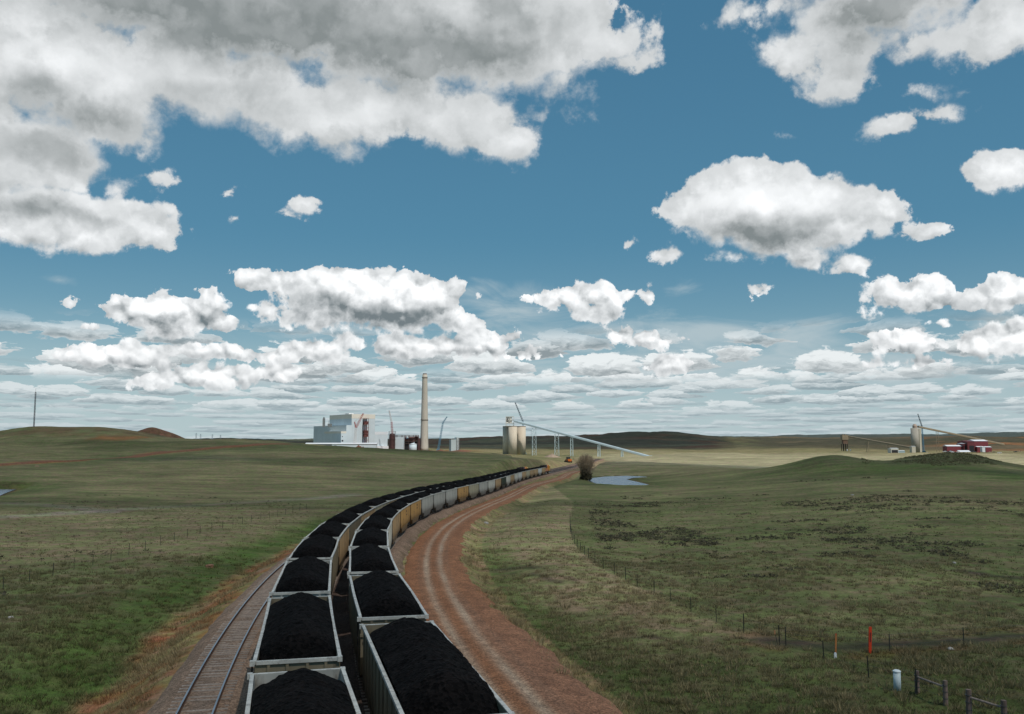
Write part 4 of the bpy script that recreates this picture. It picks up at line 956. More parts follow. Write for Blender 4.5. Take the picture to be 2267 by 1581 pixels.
# long low shed in front
o0 = pt(zx(85), 990, D_PLANT - 40)[:2]; u_end = on_line(zx(895), o0, np.array([math.cos(R(4)), math.sin(R(4))]))
rt = thing('long_shed', 'long low white-roofed shed along the front of the power station', 'shed', (o0[0], o0[1], 0), R(4))
zt = zpy(zy(878), o0[1]); zm = zpy(zy(892), o0[1])
MB().box(0, u_end, 0, 18, ground(*o0) - 4, zm).build('wall', WALL, rt); MB().prism([(-1, zm + .01), (-1, zm + .5), (9, zt), (19, zm + .5), (19, zm + .01)], -.8, u_end + .8, 'x').build('roof', ROOFW, rt)
MB().box(u_end * .40, u_end * .435, -.08, -.0, zpy(zy(930), o0[1]), zpy(zy(908), o0[1])).build('door', OPEN, rt)
MB().box(1, u_end * .37, -.1, -.01, ground(*o0) - 4, zm - .6).build('front_panel', mat('steel_grey_wall', (.16, .17, .18), .7, 0, .1, .1), rt)

# chimney
q = pt(zx(1438), 990, 1740); zt, zb = zpy(zy(100), 1740), ground(q[0], q[1]) - 1.5; mpp = 1740 / F * .19409
rt = thing('chimney', 'very tall tapered concrete chimney beside the power station', 'chimney', (q[0], q[1], 0))
r0, r1 = 49 * mpp, 28.5 * mpp
MB().lathe([(r0 + (r1 - r0) * (t ** .9), zb + (zt - zb) * t) for t in np.linspace(0, 1, 24)], 40).build('shaft', mat('chimney_concrete', (.52, .47, .40), .85, 0, .12, .05, dirt=(.42, .37, .30), stretch=(1., 1., .25)), rt, True)
MB().lathe([(r1 * .78, zt + .01), (r1 * .78, zt + 2.2), (r1 * .7, zt + 2.2)], 32).build('flue', mat('flue_brown', (.20, .13, .10), .7, 0, .1), rt)
m_ = MB()
for yz in (617, 135): z = zpy(zy(yz), 1740); t = (z - zb) / (zt - zb); r = r0 + (r1 - r0) * t ** .9 + .25; m_.lathe([(r, z - .7), (r + .5, z - .7), (r + .5, z + .7), (r, z + .7)], 40)
m_.build('walkway', mat('walkway_grey', (.20, .17, .14), .7, 0, .1), rt)

# tanks, ducts and boxes between hall and chimney
def px_box(name, label, cat, x0, x1, y0, y1, d, dep, m, parts=()):
    c = pt(zx((x0 + x1) / 2), 990, d); w = (x1 - x0) / 2 * .19409 * d / F
    rt = thing(name, label, cat, (c[0], c[1], 0)); zb = ground(c[0], c[1]) - 2
    MB().box(-w, w, 0, dep, zb if y1 is None else zpy(zy(y1), d), zpy(zy(y0), d)).build('wall', m, rt); return rt, c, w, zb
REDTANK = mat('tank_dark_red', (.085, .038, .036), .6, 0, .15, .1)
c = pt(zx(1072), 990, 1712); w = 34 * mpp; zb = ground(c[0], c[1]) - 2; rt = thing('absorber_tank', 'dark red round tank with open steel frame on top beside the turbine hall', 'tank', (c[0], c[1], 0))
MB().lathe([(w, zb), (w, zpy(zy(795), 1712)), (w * .75, zpy(zy(775), 1712)), (.5, zpy(zy(770), 1712))], 24).build('shell', REDTANK, rt)
m_ = MB()
for x in (-w, w):
    for y in (-w, w): m_.tube((x, y, zb), (x, y, zpy(zy(748), 1712)), .35, n=4)
for yz in (748, 765, 790, 840, 893): z = zpy(zy(yz), 1712); m_.tube((-w, -w, z), (w, -w, z), .3, n=4); m_.tube((-w, w, z), (w, w, z), .3, n=4); m_.tube((w, -w, z), (w, w, z), .3, n=4)
m_.build('steel_frame', BRSTEEL, rt)
px_box('filter_house', 'plain pale blue filter house behind the white tank', 'filter house', 1108, 1202, 816, None, 1716, 26, WALL)
c = pt(zx(1255), 990, 1728); rt = thing('duct_frame', 'brown steel frame carrying big round ducts toward the chimney', 'duct frame', (c[0], c[1], 0)); zb = ground(c[0], c[1]) - 2; m_ = MB()
for xz in (1120, 1180, 1215, 1260, 1310, 1365):
    x = (xz - 1255) * mpp
    for y in (0, 14): m_.tube((x, y, zb), (x, y, zpy(zy(792), 1728)), .45, n=4)
for yz in (792, 806, 860, 885): z = zpy(zy(yz), 1728); m_.box((1110 - 1255) * mpp, (1368 - 1255) * mpp, -.5, .5, z - .5, z + .5); m_.box((1110 - 1255) * mpp, (1368 - 1255) * mpp, 13.5, 14.5, z - .5, z + .5)
m_.build('steel_frame', BRSTEEL, rt)
m_ = MB(); DUCT = mat('duct_rust', (.13, .06, .05), .6, .1, .2, .1)
m_.tube(((1210 - 1255) * mpp, 7, zpy(zy(835), 1728)), ((1330 - 1255) * mpp, 7, zpy(zy(835), 1728)), 4.2, n=14); m_.tube(((1300 - 1255) * mpp, 6, zpy(zy(880), 1728)), ((1345 - 1255) * mpp, 6, zpy(zy(815), 1728)), 3.6, n=14)
m_.build('duct', DUCT, rt)
MB().tube(((1370 - 1255) * mpp, 4, zb), ((1370 - 1255) * mpp, 4, zpy(zy(825), 1728)), 3.1, n=16).tube(((1370 - 1255) * mpp, 4, zpy(zy(825), 1728)), ((1330 - 1255) * mpp, 4, zpy(zy(808), 1728)), 2.6, n=12).build('riser', REDTANK, rt)
MB().tube(((1240 - 1255) * mpp, 5, zpy(zy(828), 1728)), ((1240 - 1255) * mpp, 5, zpy(zy(806), 1728)), 3.5, 1.5, n=14).build('hopper', PALEST, rt)
MB().box((1210 - 1255) * mpp, (1360 - 1255) * mpp, 9, 13, zb, zpy(zy(862), 1728)).build('lower_room', OPEN, rt)
c = pt(zx(1310), 990, 1700); zb = ground(c[0], c[1]) - 2; rt = thing('storage_tank', 'white cylindrical storage tank with conical roof at the foot of the chimney', 'tank', (c[0], c[1], 0)); w = 42 * mpp
MB().lathe([(w, zb), (w, zpy(zy(893), 1700)), (.3, zpy(zy(880), 1700))], 28).build('shell', WALL, rt, True)
MB().tube((2, 0, zpy(zy(886), 1700)), (2, 0, zpy(zy(868), 1700)), .8, n=6).build('vent', PALEST, rt)
MB().lathe([(w + .01, zpy(zy(895), 1700)), (w + .35, zpy(zy(895), 1700)), (w + .35, zpy(zy(891), 1700))], 28).build('rim', ROOFW, rt)
c = pt(zx(1783), 990, 1690); zb = ground(c[0], c[1]) - 2; rt = thing('pump_house', 'small pale grey steel-clad tower block standing alone right of the chimney', 'pump house', (c[0], c[1], 0), R(20)); k_ = 1690 / F * .19409
MB().box(-50 * k_, 12 * k_, -6, 6, zb, zpy(zy(840), 1690)).build('low_part', plaster('clad_grey', (.46, .52, .52)), rt); MB().box(12 * k_ + .01, 46 * k_, -6, 6, zb, zpy(zy(816), 1690)).build('tower_part', plaster('clad_grey2', (.50, .55, .55)), rt)
MB().lattice((29 * k_, -6.7, zb), (29 * k_, -6.7, zpy(zy(822), 1690)), 4, 4, 5, .25, .2).build('stair', BRSTEEL, rt)

# cranes
def crane(label, mbase, pts, d, mats_, w=2.6, group='construction cranes'):
    """pts: picture points of the boom joints from foot to tip"""
    q = pt(*pts[0], d); q = np.array([q[0], q[1], ground(q[0], q[1])]); rt = thing('crane', label, 'crane', q, 0, group)
    m_ = MB(); m_.box(-3, 3, -4, 4, 1.2, 4.2); m_.box(-3.8, -2.2, -4.5, 4.5, 0, 1.4); m_.box(2.2, 3.8, -4.5, 4.5, 0, 1.4); m_.build('carriage', mbase, rt)
    P_ = [pt(a, b, d) - q for a, b in pts]; P_[0] = np.array([0, 0, 3.])
    for i in range(len(P_) - 1):
        L = np.linalg.norm(P_[i + 1] - P_[i]); a = w * (1 - .55 * i / max(1, len(P_) - 1)); b = w * (1 - .55 * (i + 1) / max(1, len(P_) - 1))
        MB().lattice(P_[i], P_[i + 1], a, b, max(4, int(L / 3.2)), .34 * (1 - .25 * i), .16).build('boom' if i == 0 else 'jib', mats_[min(i, len(mats_) - 1)], rt)
    return rt, P_
rt, Pq = crane('red and white lattice crane in front of the tall power station wall', CREDR, [(zx(640), zy(905)), (zx(660), zy(705)), (zx(745), zy(542))], D_PLANT - 26, [CREDW, CREDR], 4.4)
e = pt(zx(643), zy(640), D_PLANT - 26) - np.array(rt.location); MB().lattice(Pq[1], e, 2.4, 1.2, 5, .3, .15).tube(e, Pq[2], .12, n=3).build('back_mast', CREDR, rt)
crane('thin red lattice crane behind the dark red tank', CREDR, [(zx(1086), zy(930)), (zx(1066), zy(640)), (zx(1038), zy(508))], 1740, [CREDR, CREDW], 3.6)
crane('slim blue lattice crane standing right of the chimney', CBLUE, [(zx(1598), zy(950)), (zx(1652), zy(648)), (zx(1700), zy(580))], 1730, [CBLUE, CBLUE], 2.8)

# mounds of red earth in front of the plant
EARTH = mat('red_earth', (.17, .075, .045), .95, 0, .25, .15, bump=.4, bscale=.5)
def mound(name, label, px, py_top, d, w, h, m, seed):
    q = pt(px, 995, d); g = ground(q[0], q[1]); zt = zpy(py_top, d); h = max(h, zt - g)
    n = 26; X, Y = np.meshgrid(np.linspace(-1, 1, n), np.linspace(-1, 1, n), indexing='ij'); r = np.hypot(X, Y)
    z = np.clip(1 - r, -.15, 1) * h * (1 + .35 * fbm(X * 2.2 + seed, Y * 2.2, seed, 3)) - .2
    me = npmesh(name, np.stack([X * w, Y * w * .7, z], -1).reshape(-1, 3), grid_faces(n, n), m, False)
    return obj(name, me, None, (q[0], q[1], g), label=label, cat='earth mound', group='earth mounds at the power station')
for i, (px, py, d, w, lab) in enumerate(((zx(692), zy(898), 1655, 14, 'pointed red earth mound in front of the long white-roofed shed'), (zx(742), zy(910), 1650, 11, 'lower red earth mound beside the pointed one at the shed'),
        (zx(1500), zy(955), 1640, 22, 'red earth mound at the right foot of the chimney'), (zx(1620), zy(955), 1650, 24, 'long red earth mound below the slim blue crane'), (zx(1850), zy(955), 1630, 34, 'broad red earth mound in front of the grey pump house'))):
    mound('earth_mound', lab, px, py, d, w, 3, EARTH, 5 + i)
q = hit(80, 1040); n = 20; X, Y = np.meshgrid(np.linspace(-1, 1, n), np.linspace(-1, 1, n), indexing='ij')
obj('earth_mound', npmesh('earth_mound', np.stack([X * 3.6, Y * 3.6, np.clip(1 - np.hypot(X, Y), -.1, 1) * 2.2 * (1 + .3 * fbm(X * 3, Y * 3, 8, 3))], -1).reshape(-1, 3), grid_faces(n, n), mat('tan_soil', (.22, .15, .09), .95, 0, .2, .5), False), None, tuple(q), label='small tan soil heap beside the red dirt road on the left hill', cat='earth mound')

# ------------------------------------------------------------------ coal silos with the long conveyor
def sx_(x): return 1080 + x * .17645
def sy_(y): return 880 + y * .17645
DS_ = 1400.; ks = .17645 * DS_ / F
SILO = mat('silo_concrete', (.62, .53, .42), .85, 0, .10, .08, dirt=(.48, .40, .31), stretch=(1., 1., .3))
def silo(xc, rz_, d, ytop, label):
    q = pt(sx_(xc), 1005, d); r = rz_ * ks; zb = ground(q[0], q[1]) - 2; zt = zpy(sy_(ytop), d); rt = thing('silo', label, 'silo', (q[0], q[1], 0), 0, 'concrete coal silos under the pale conveyor')
    MB().lathe([(r, zb), (r, zt - 1)], 40).build('shell', SILO, rt, True); MB().lathe([(r + .15, zt - 1), (r + .15, zt), (.5, zt + .3)], 40).build('roof', mat('silo_cap', (.34, .28, .22), .85, 0, .1, .1), rt)
silo(240, 54, DS_ + 14, 361, 'concrete silo on the left, half hidden by the middle one')
silo(313, 53, DS_ - 8, 359, 'middle concrete silo, foremost of the three, below the head house')
silo(421, 55, DS_ + 6, 361, 'concrete silo on the right with a shadow down its side')
q = pt(sx_(276), 1005, DS_); zb, zt = zpy(sy_(358), DS_), zpy(sy_(242), DS_)
rt = thing('head_house', 'white framed head house on top of the concrete silos', 'head house', (q[0], q[1], 0))
HEADW = mat('head_house_white', (.62, .60, .55), .6, 0, .1, .2); m_ = MB(); hw = 50 * ks
for x in (-hw, 0, hw):
    for y in (-hw * .8, hw * .8): m_.tube((x, y, zb), (x, y, zt), .5, n=4)
for f_ in (.0, .3, .62, 1.): z = zb + (zt - zb) * f_; m_.box(-hw, hw, -hw * .8, hw * .8, z - .35, z + .35)
m_.tube((-hw, -hw * .82, zb), (0, -hw * .82, zb + (zt - zb) * .62), .3, n=4).tube((hw, -hw * .82, zb), (0, -hw * .82, zb + (zt - zb) * .62), .3, n=4)
m_.build('steel_frame', HEADW, rt); MB().box(-hw + .5, hw - 3, -hw * .6, hw * .6, zb + (zt - zb) * .32, zb + (zt - zb) * .95).build('cladding', HEADW, rt)
MB().box(-hw + 1.2, -hw + 3.6, -hw * .6 - .1, -hw * .6, zb + (zt - zb) * .45, zb + (zt - zb) * .8).build('window', OPEN, rt)
# conveyor gallery: from the head house down to its tail box
a = pt(sx_(330), sy_(292), DS_ - 6); b = pt(sx_(2020), sy_(738), 1290); rt = thing('conveyor', 'long pale blue covered conveyor sloping down from the concrete silos', 'conveyor', (b[0], b[1], 0))
org = np.array([b[0], b[1], 0]); a_, b_ = a - org, b - org
d_ = (b_ - a_) / np.linalg.norm(b_ - a_); sd = np.cross(d_, [0, 0, 1]); sd /= np.linalg.norm(sd); upv_ = np.cross(sd, d_)
def gallery(mb, a, b, sd, up, w, h):
    prof = [(-w, -h), (-w, h * .3), (-w * .7, h * .8), (0, h), (w * .7, h * .8), (w, h * .3), (w, -h)]; n = len(prof)
    vs = [a + sd * x + up * z for x, z in prof] + [b + sd * x + up * z for x, z in prof]
    return mb.add(vs, [(i, (i + 1) % n, n + (i + 1) % n, n + i) for i in range(n)] + [tuple(range(n)), tuple(range(2 * n - 1, n - 1, -1))])
CONVM = mat('conveyor_cladding', (.58, .67, .70), .4, .25, .08, .1)
gallery(MB(), a_, b_, sd, upv_, 1.45, 1.45).build('gallery', CONVM, rt)
MB().add([a_ + sd * 1.5 - upv_ * 1.5, b_ + sd * 1.5 - upv_ * 1.5, b_ + sd * 1.5 - upv_ * 2.0, a_ + sd * 1.5 - upv_ * 2.0, a_ - sd * 1.5 - upv_ * 1.5, b_ - sd * 1.5 - upv_ * 1.5, b_ - sd * 1.5 - upv_ * 2.0, a_ - sd * 1.5 - upv_ * 2.0], [(0, 1, 2, 3), (4, 5, 6, 7), (3, 2, 6, 7)]).build('truss', mat('conveyor_truss', (.36, .43, .45), .5, .2, .1, .3), rt)
for xz, wz in ((600, 25), (895, 26), (1085, 16), (1425, 14), (1705, 11)):
    t = (xz - 330) / (2020 - 330.); p = a_ + (b_ - a_) * t; g = ground(p[0] + org[0], p[1] + org[1]) - 1.5
    ws = wz * ks * .9; zt = p[2] - 2.9; m_ = MB(); L4 = [(-ws, -3), (ws, -3), (ws, 3), (-ws, 3)]
    for x, y in L4: m_.tube((x * 1.1, y * 1.25, g), (x * .9, y * .7, zt), .34, n=4)
    nb = max(2, int((zt - g) / 7))
    for i in range(nb):
        z0, z1 = g + (zt - g) * i / nb, g + (zt - g) * (i + 1) / nb
        for k in range(4):
            (x0, y0), (x1, y1) = L4[k], L4[(k + 1) % 4]
            m_.tube((x0, y0, z1), (x1, y1, z0), .22, n=4); m_.tube((x0, y0, z1), (x1, y1, z1), .15, n=3)
    m_.build('support_tower', PALEST, rt).location = (p[0], p[1], 0)
g = ground(b[0], b[1]) - 1; MB().box(-3.5, 3.5, -3, 3, g, b[2] + 1).build('tail_box', CONVM, rt).location = (b_[0] + 1, b_[1], 0)
crane('blue-grey crane boom leaning left behind the concrete silos', CBLUE, [(sx_(455), sy_(745)), (sx_(440), sy_(300)), (sx_(342), sy_(62))], DS_ + 50, [CBLUE, mat('crane_slate', (.09, .12, .15), .5, 0, .1)], 2.4)
q = pt(sx_(505), 1005, DS_ + 20); g = ground(q[0], q[1]) - 1; rt = thing('gantry', 'small dark steel gantry beside the right concrete silo', 'gantry', (q[0], q[1], 0)); m_ = MB(); zt = zpy(sy_(405), DS_ + 20)
for x in (-5, 5): m_.tube((x, 0, g), (x, 0, zt), .3, n=4)
m_.tube((-6, 0, zt), (6, 0, zt - 1.5), .35, n=4).box(-6.5, -4, -1, 1, zt - 1, zt + 2); m_.build('steel_frame', mat('steel_slate', (.12, .15, .17), .6, .2, .1), rt)
# rock outcrop and debris near the towers
for i, (px, py, w, h, lab) in enumerate(((1222, 1008, 13, 4.6, 'pale clay bank behind the second conveyor tower'), (1110, 1009.5, 9, 2, 'low pale rubble bank at the foot of the left concrete silo'))):
    mound('clay_bank', lab, px, py, 1250 if i == 0 else 1330, w, h, mat('pale_clay', (.30, .22, .16), .95, 0, .25, .1), 30 + i)['group'] = 'pale clay banks'
# orange loader beside the track
q = hit(1258, 1022.5); rt = thing('wheel_loader', 'small orange wheel loader parked beside the far end of the track', 'loader', (q[0], q[1], ground(q[0], q[1])), R(20)); k_ = max(1., q[1] / 700)
MB().box(-1.4, 1.4, -3, 2, .9, 2.6).build('body', ORANGE, rt); MB().box(-1.2, 1.2, -1, 1, 2.61, 4.2).build('cab', GLASS, rt); MB().prism([(2.2, .4), (3.9, .3), (3.9, .6), (2.5, 1.7)], -1.6, 1.6, 'x').build('bucket', BLACK, rt)
for x in (-1.5, 1.5):
    for y in (-1.9, 1.6): MB().tube((x - .35, y, .85), (x + .35, y, .85), .85, n=14).build('wheel', BLACK, rt)
rt.scale = (1.3,) * 3

# ------------------------------------------------------------------ mine loading site on the right
def mx(x): return 1820 + x * .19717
def my(y): return 900 + y * .19717
DM = 1800.; km = .19717 * DM / F
def mpos(xz, d): q = pt(mx(xz), 998, d); return np.array([q[0], q[1], ground(q[0], q[1])])
MRED = plaster('cladding_red', (.21, .045, .055)); MRED2 = plaster('cladding_dark_red', (.15, .035, .042)); BEIGE = plaster('cladding_beige', (.55, .50, .40)); BROWNC = mat('conveyor_brown', (.27, .215, .145), .7, 0, .1, .1); MSILO = mat('mine_silo_concrete', (.36, .33, .28), .85, 0, .1, .06)
q = mpos(1052, DM); rt = thing('silo', 'tall grey concrete silo with domed head and pale stair shaft beside the red buildings', 'silo', q); w = 45 * km; zt = zpy(my(243), DM) - q[2]
MB().lathe([(w, -2), (w, zt)], 36).build('shell', MSILO, rt, True); MB().lathe([(24 * km, zt), (25 * km, zpy(my(218), DM) - q[2]), (14 * km, zpy(my(200), DM) - q[2]), (.3, zpy(my(196), DM) - q[2])], 20).build('head', mat('silo_head', (.40, .30, .24), .8, 0, .1, .2), rt)
MB().box(w * .62, w * .62 + 22 * km, -w * .95, -w * .55, -2, zt - 1).build('stair_shaft', BEIGE, rt)
def slope_conv(label, a, b, w, m, towers, d0, d1):
    A = pt(mx(a[0]), my(a[1]), d0); B = pt(mx(b[0]), my(b[1]), d1); org = np.array([A[0], A[1], 0]); rt = thing('conveyor', label, 'conveyor', org)
    d = (B - A) / np.linalg.norm(B - A); sd = np.cross(d, [0, 0, 1]); sd /= np.linalg.norm(sd)
    gallery(MB(), A - org, B - org, sd, np.cross(sd, d), w, w).build('gallery', m, rt)
    for xz in towers:
        t = (xz - a[0]) / (b[0] - a[0]); p = A + (B - A) * t; g = ground(p[0], p[1]) - 1; m_ = MB()
        for x in (-2, 2): m_.tube((x * 1.4, 0, g), (x, 0, p[2] - w), .45, n=4)
        for i in range(4): z0, z1 = g + (p[2] - g) * i / 4.2, g + (p[2] - g) * (i + 1) / 4.2; m_.tube((-2.3, 0, z0), (2.3, 0, z1), .25, n=3)
        m_.build('support_tower', m, rt).location = tuple(p - org - np.array([0, 0, p[2]]))
slope_conv('long brown conveyor sloping down from the domed silo behind the red buildings', (1078, 226), (2040, 425), 1.9, BROWNC, (1278, 1700), DM, DM + 150)
slope_conv('brown conveyor sloping down from the truck hopper to the foot of the domed silo', (288, 335), (1005, 462), 1.8, BROWNC, (520, 760), 2050, 1900)
q = mpos(255, 2050); k2 = .19717 * 2050 / F; rt = thing('truck_hopper', 'brown loading tower with a dark open base, left of the domed silo', 'loading tower', q); zt = lambda y: zpy(my(y), 2050) - q[2]
MB().box(-33 * k2, 33 * k2, -6, 6, zt(375), zt(322)).build('bin', BROWNC, rt); MB().box(-22 * k2, 28 * k2, -5, 5, zt(420), zt(375) - .01).build('lower_bin', mat('bin_brown', (.16, .10, .07), .8, 0, .15, .2), rt); m_ = MB()
for x in (-26, 0, 24):
    for y in (-5, 5): m_.tube((x * k2, y, -2), (x * k2, y, zt(420)), .8, n=5)
m_.build('leg', BLACK, rt); m_ = MB()
for x in (-15, 12): m_.box((x - 5) * k2, (x + 5) * k2, -2, 2, zt(322), zt(310))
m_.build('roof_vent', BROWNC, rt)
for x in (282, 318): p = mpos(x, 2040); o_ = MB().lathe([(5 * k2, -1), (5 * k2, 16 * k2), (.3, 20 * k2)], 14).build('storage_tank', ROOFW, None, True); o_.location = tuple(p); tag(o_, f'small white tank {"next to" if x < 300 else "a little farther from"} the brown loading tower', 'tank', 'white tanks at the loading tower')
crane('thin blue-grey crane boom rising behind the domed silo', CBLUE, [(mx(1138), my(470)), (mx(1122), my(225)), (mx(1074), my(82))], DM + 60, [CBLUE, MATS['crane_slate']], 2.4)
def hall(name, label, x0, x1, yr, yb, d, dep, m, roof=ROOFW, ridge=1.2, yaw=0., doors=()):
    c = mpos((x0 + x1) / 2, d); k = .19717 * d / F; w = (x1 - x0) / 2 * k; rt = thing(name, label, 'building', c, yaw); z = zpy(my(yr), d) - c[2]
    MB().box(-w, w, 0, dep, -2, z - ridge).build('wall', m, rt)
    MB().prism([(-.5, z - ridge + .01), (dep / 2, z), (dep + .5, z - ridge + .01)], -w - .4, w + .4, 'x').build('roof', roof, rt)
    for a, b_, h in doors: xx = (a - (x0 + x1) / 2) * k; x2 = (b_ - (x0 + x1) / 2) * k; MB().box(xx, x2, -.08, -.005, -1, zpy(my(h), d) - c[2]).build('door', OPEN, rt)
    return rt
hall('mine_hall', 'big red steel hall with a white roof at the mine site', 1716, 1868, 372, 470, 1790, 34, MRED, ridge=3)
hall('mine_hall', 'dark red gabled hall with two black doorways joined to the big red hall', 1636, 1716, 382, 485, 1770, 40, MRED2, MRED2, 2.2, 0, ((1656, 1708, 440),))
hall('mine_hall', 'narrow dark red lean-to with a black doorway and white roof edge', 1594, 1635, 410, 484, 1775, 30, MRED2, ROOFW, 1.5, 0, ((1604, 1632, 440),))
hall('mine_hall', 'long low red wing with a white roof, left of the red halls', 1404, 1592, 432, 474, 1780, 18, MRED, ridge=2.6)
hall('mine_hall', 'low red annex in front of the big red hall', 1745, 1818, 446, 476, 1765, 12, MRED, ridge=1.5)
hall('mine_hall', 'low red shed with a white roof at the right end of the red hall', 1838, 1905, 448, 480, 1760, 12, MRED, ridge=1.6)
hall('site_office', 'white flat-roofed site building in front of the mine silo', 776, 858, 466, 518, 1560, 14, plaster('cladding_white', (.66, .63, .55)), ridge=.8, doors=((782, 852, 488),))
hall('site_office', 'small beige cabin at the foot of the domed silo', 1010, 1052, 445, 480, 1740, 10, BEIGE, ridge=.6)
hall('site_office', 'low pale blue cabin right of the white site building', 858, 930, 492, 522, 1560, 12, plaster('cladding_sky', (.36, .46, .50)), ridge=.8)
hall('tent_shed', 'white tent-roofed shed in front of the red mine halls', 1545, 1668, 492, 524, 1650, 16, plaster('tent_white', (.6, .58, .56)), ridge=3)
hall('tent_shed', 'small white trailer shed beside the low red annex', 1800, 1832, 450, 486, 1740, 8, ROOFW, ridge=1)
VEH = [('white', (.7, .7, .7)), ('red', (.35, .06, .05)), ('dark grey', (.06, .06, .065)), ('pale blue', (.4, .5, .55)), ('tan', (.4, .3, .2))]
vsp = [(1378, 505, 0, 1620, 'white pickup at the left end of the parked row before the red wing'), (1412, 512, 2, 1610, 'dark grey pickup second in the parked row before the red wing'), (1440, 500, 3, 1640, 'pale blue pickup parked close to the long low red wing'), (1466, 516, 0, 1600, 'white pickup in the middle of the yard before the red wing'), (1500, 503, 1, 1640, 'red pickup in the yard before the red wing'), (1528, 515, 0, 1605, 'white pickup just left of the white tent shed'),
       (1705, 520, 2, 1600, 'dark grey pickup right of the white tent shed'), (1752, 526, 1, 1590, 'red pickup right of the tent shed, below the low annex'), (1885, 508, 4, 1640, 'tan pickup below the low red shed'), (1990, 532, 0, 1560, 'white pickup alone on the tan ground right of the mine yard'), (1925, 480, 2, 1730, 'dark grey pickup right of the low red shed'), (1180, 492, 0, 1690, 'white pickup between the domed silo and the red wing'), (2170, 468, 2, 1760, 'dark grey pickup far right on the slope below the plateau'), (2215, 466, 4, 1760, 'tan pickup at the far right edge of the mine site')]
vb = {}
for xz, yz, ci, d, lab in vsp:
    q = mpos(xz, d); rt = thing('parked_pickup', lab, 'pickup', q, random.uniform(-.4, .4), 'pickups parked at the mine site'); cn, cc_ = VEH[ci]
    if ci not in vb:
        m = mat('pickup_' + cn.replace(' ', '_'), cc_, .35, .1, .05, 1.)
        vb[ci] = (MB().prism([(-2.9, .5), (-2.9, 1.25), (-.6, 1.3), (-.2, 1.95), (1.2, 1.95), (1.7, 1.3), (2.8, 1.15), (2.9, .5)], -.98, .98, 'y').mesh('body', m), MB().box(-.1, 1.15, -.99, .99, 1.35, 1.85).mesh('window', GLASS),
                  [MB().tube((x, y - .13, .4), (x, y + .13, .4), .4, n=12).mesh('wheel', BLACK) for x in (-1.8, 1.8) for y in (-.87, .87)])
    obj('body', vb[ci][0], rt); obj('window', vb[ci][1], rt)
    for w_m in vb[ci][2]: obj('wheel', w_m, rt)
    rt.scale = (1.25,) * 3

# ------------------------------------------------------------------ radio mast and cabin on the left hill, pylons far away
q = hit(75, 945.5); q[2] = ground(q[0], q[1]); d = q[1]; zt = zpy(860, d) - q[2]; rt = thing('radio_mast', 'thin dark radio mast standing on top of the left hill', 'radio mast', q)
MB().lattice((0, 0, -1), (0, 0, zt - 3), .75, .75, 46, .11, .06).build('lattice', mat('mast_dark', (.05, .035, .04), .7, 0, .1), rt); MB().tube((0, 0, zt - 3), (0, 0, zt), .09, n=5).build('antenna', MATS['mast_dark'], rt)
q2 = hit(82, 944.8); q2[2] = ground(q2[0], q2[1]); rt = thing('mast_cabin', 'small pale equipment cabin beside the radio mast', 'cabin', q2); k_ = q2[1] / F
MB().box(-3.6 * k_, 3.6 * k_, -1.2, 1.2, -.6, 4.6 * k_).build('wall', plaster('cabin_pale', (.5, .45, .44)), rt); MB().box(-4 * k_, 4 * k_, -1.4, 1.4, 4.6 * k_ + .002, 5.3 * k_).build('roof', plaster('cabin_roof', (.3, .26, .26)), rt); MB().box(-1.5 * k_, .6 * k_, -1.25, -1.202, -.3, 3.4 * k_).build('door', plaster('cabin_door', (.1, .08, .08)), rt)
for px, hgt, lab in ((434, 13, 'faint lattice pylon on the far skyline, left one of the pair'), (444, 11, 'faint lattice pylon on the far skyline, right one of the pair'), (470, 10, 'faint lattice pylon on the far skyline, apart from the pair'), (488, 9, 'faintest pylon on the far skyline, nearest the power station')):
    q = pt(px, 972, 2600); q[2] = ground(q[0], q[1]); zt = zpy(972 - hgt, 2600) - q[2]; rt = thing('pylon', lab, 'pylon', q, 0, 'pylons on the far skyline')
    PY = mat('pylon_grey', (.30, .36, .39), .6, 0, .1)
    MB().lattice((0, 0, -2), (0, 0, zt), 5, 1.2, 8, .22, .12).build('lattice', PY, rt); m_ = MB()
    for f_ in (.72, .86, .99): m_.tube((-5, 0, zt * f_), (5, 0, zt * f_), .2, n=4)
    m_.build('cross_arm', PY, rt)

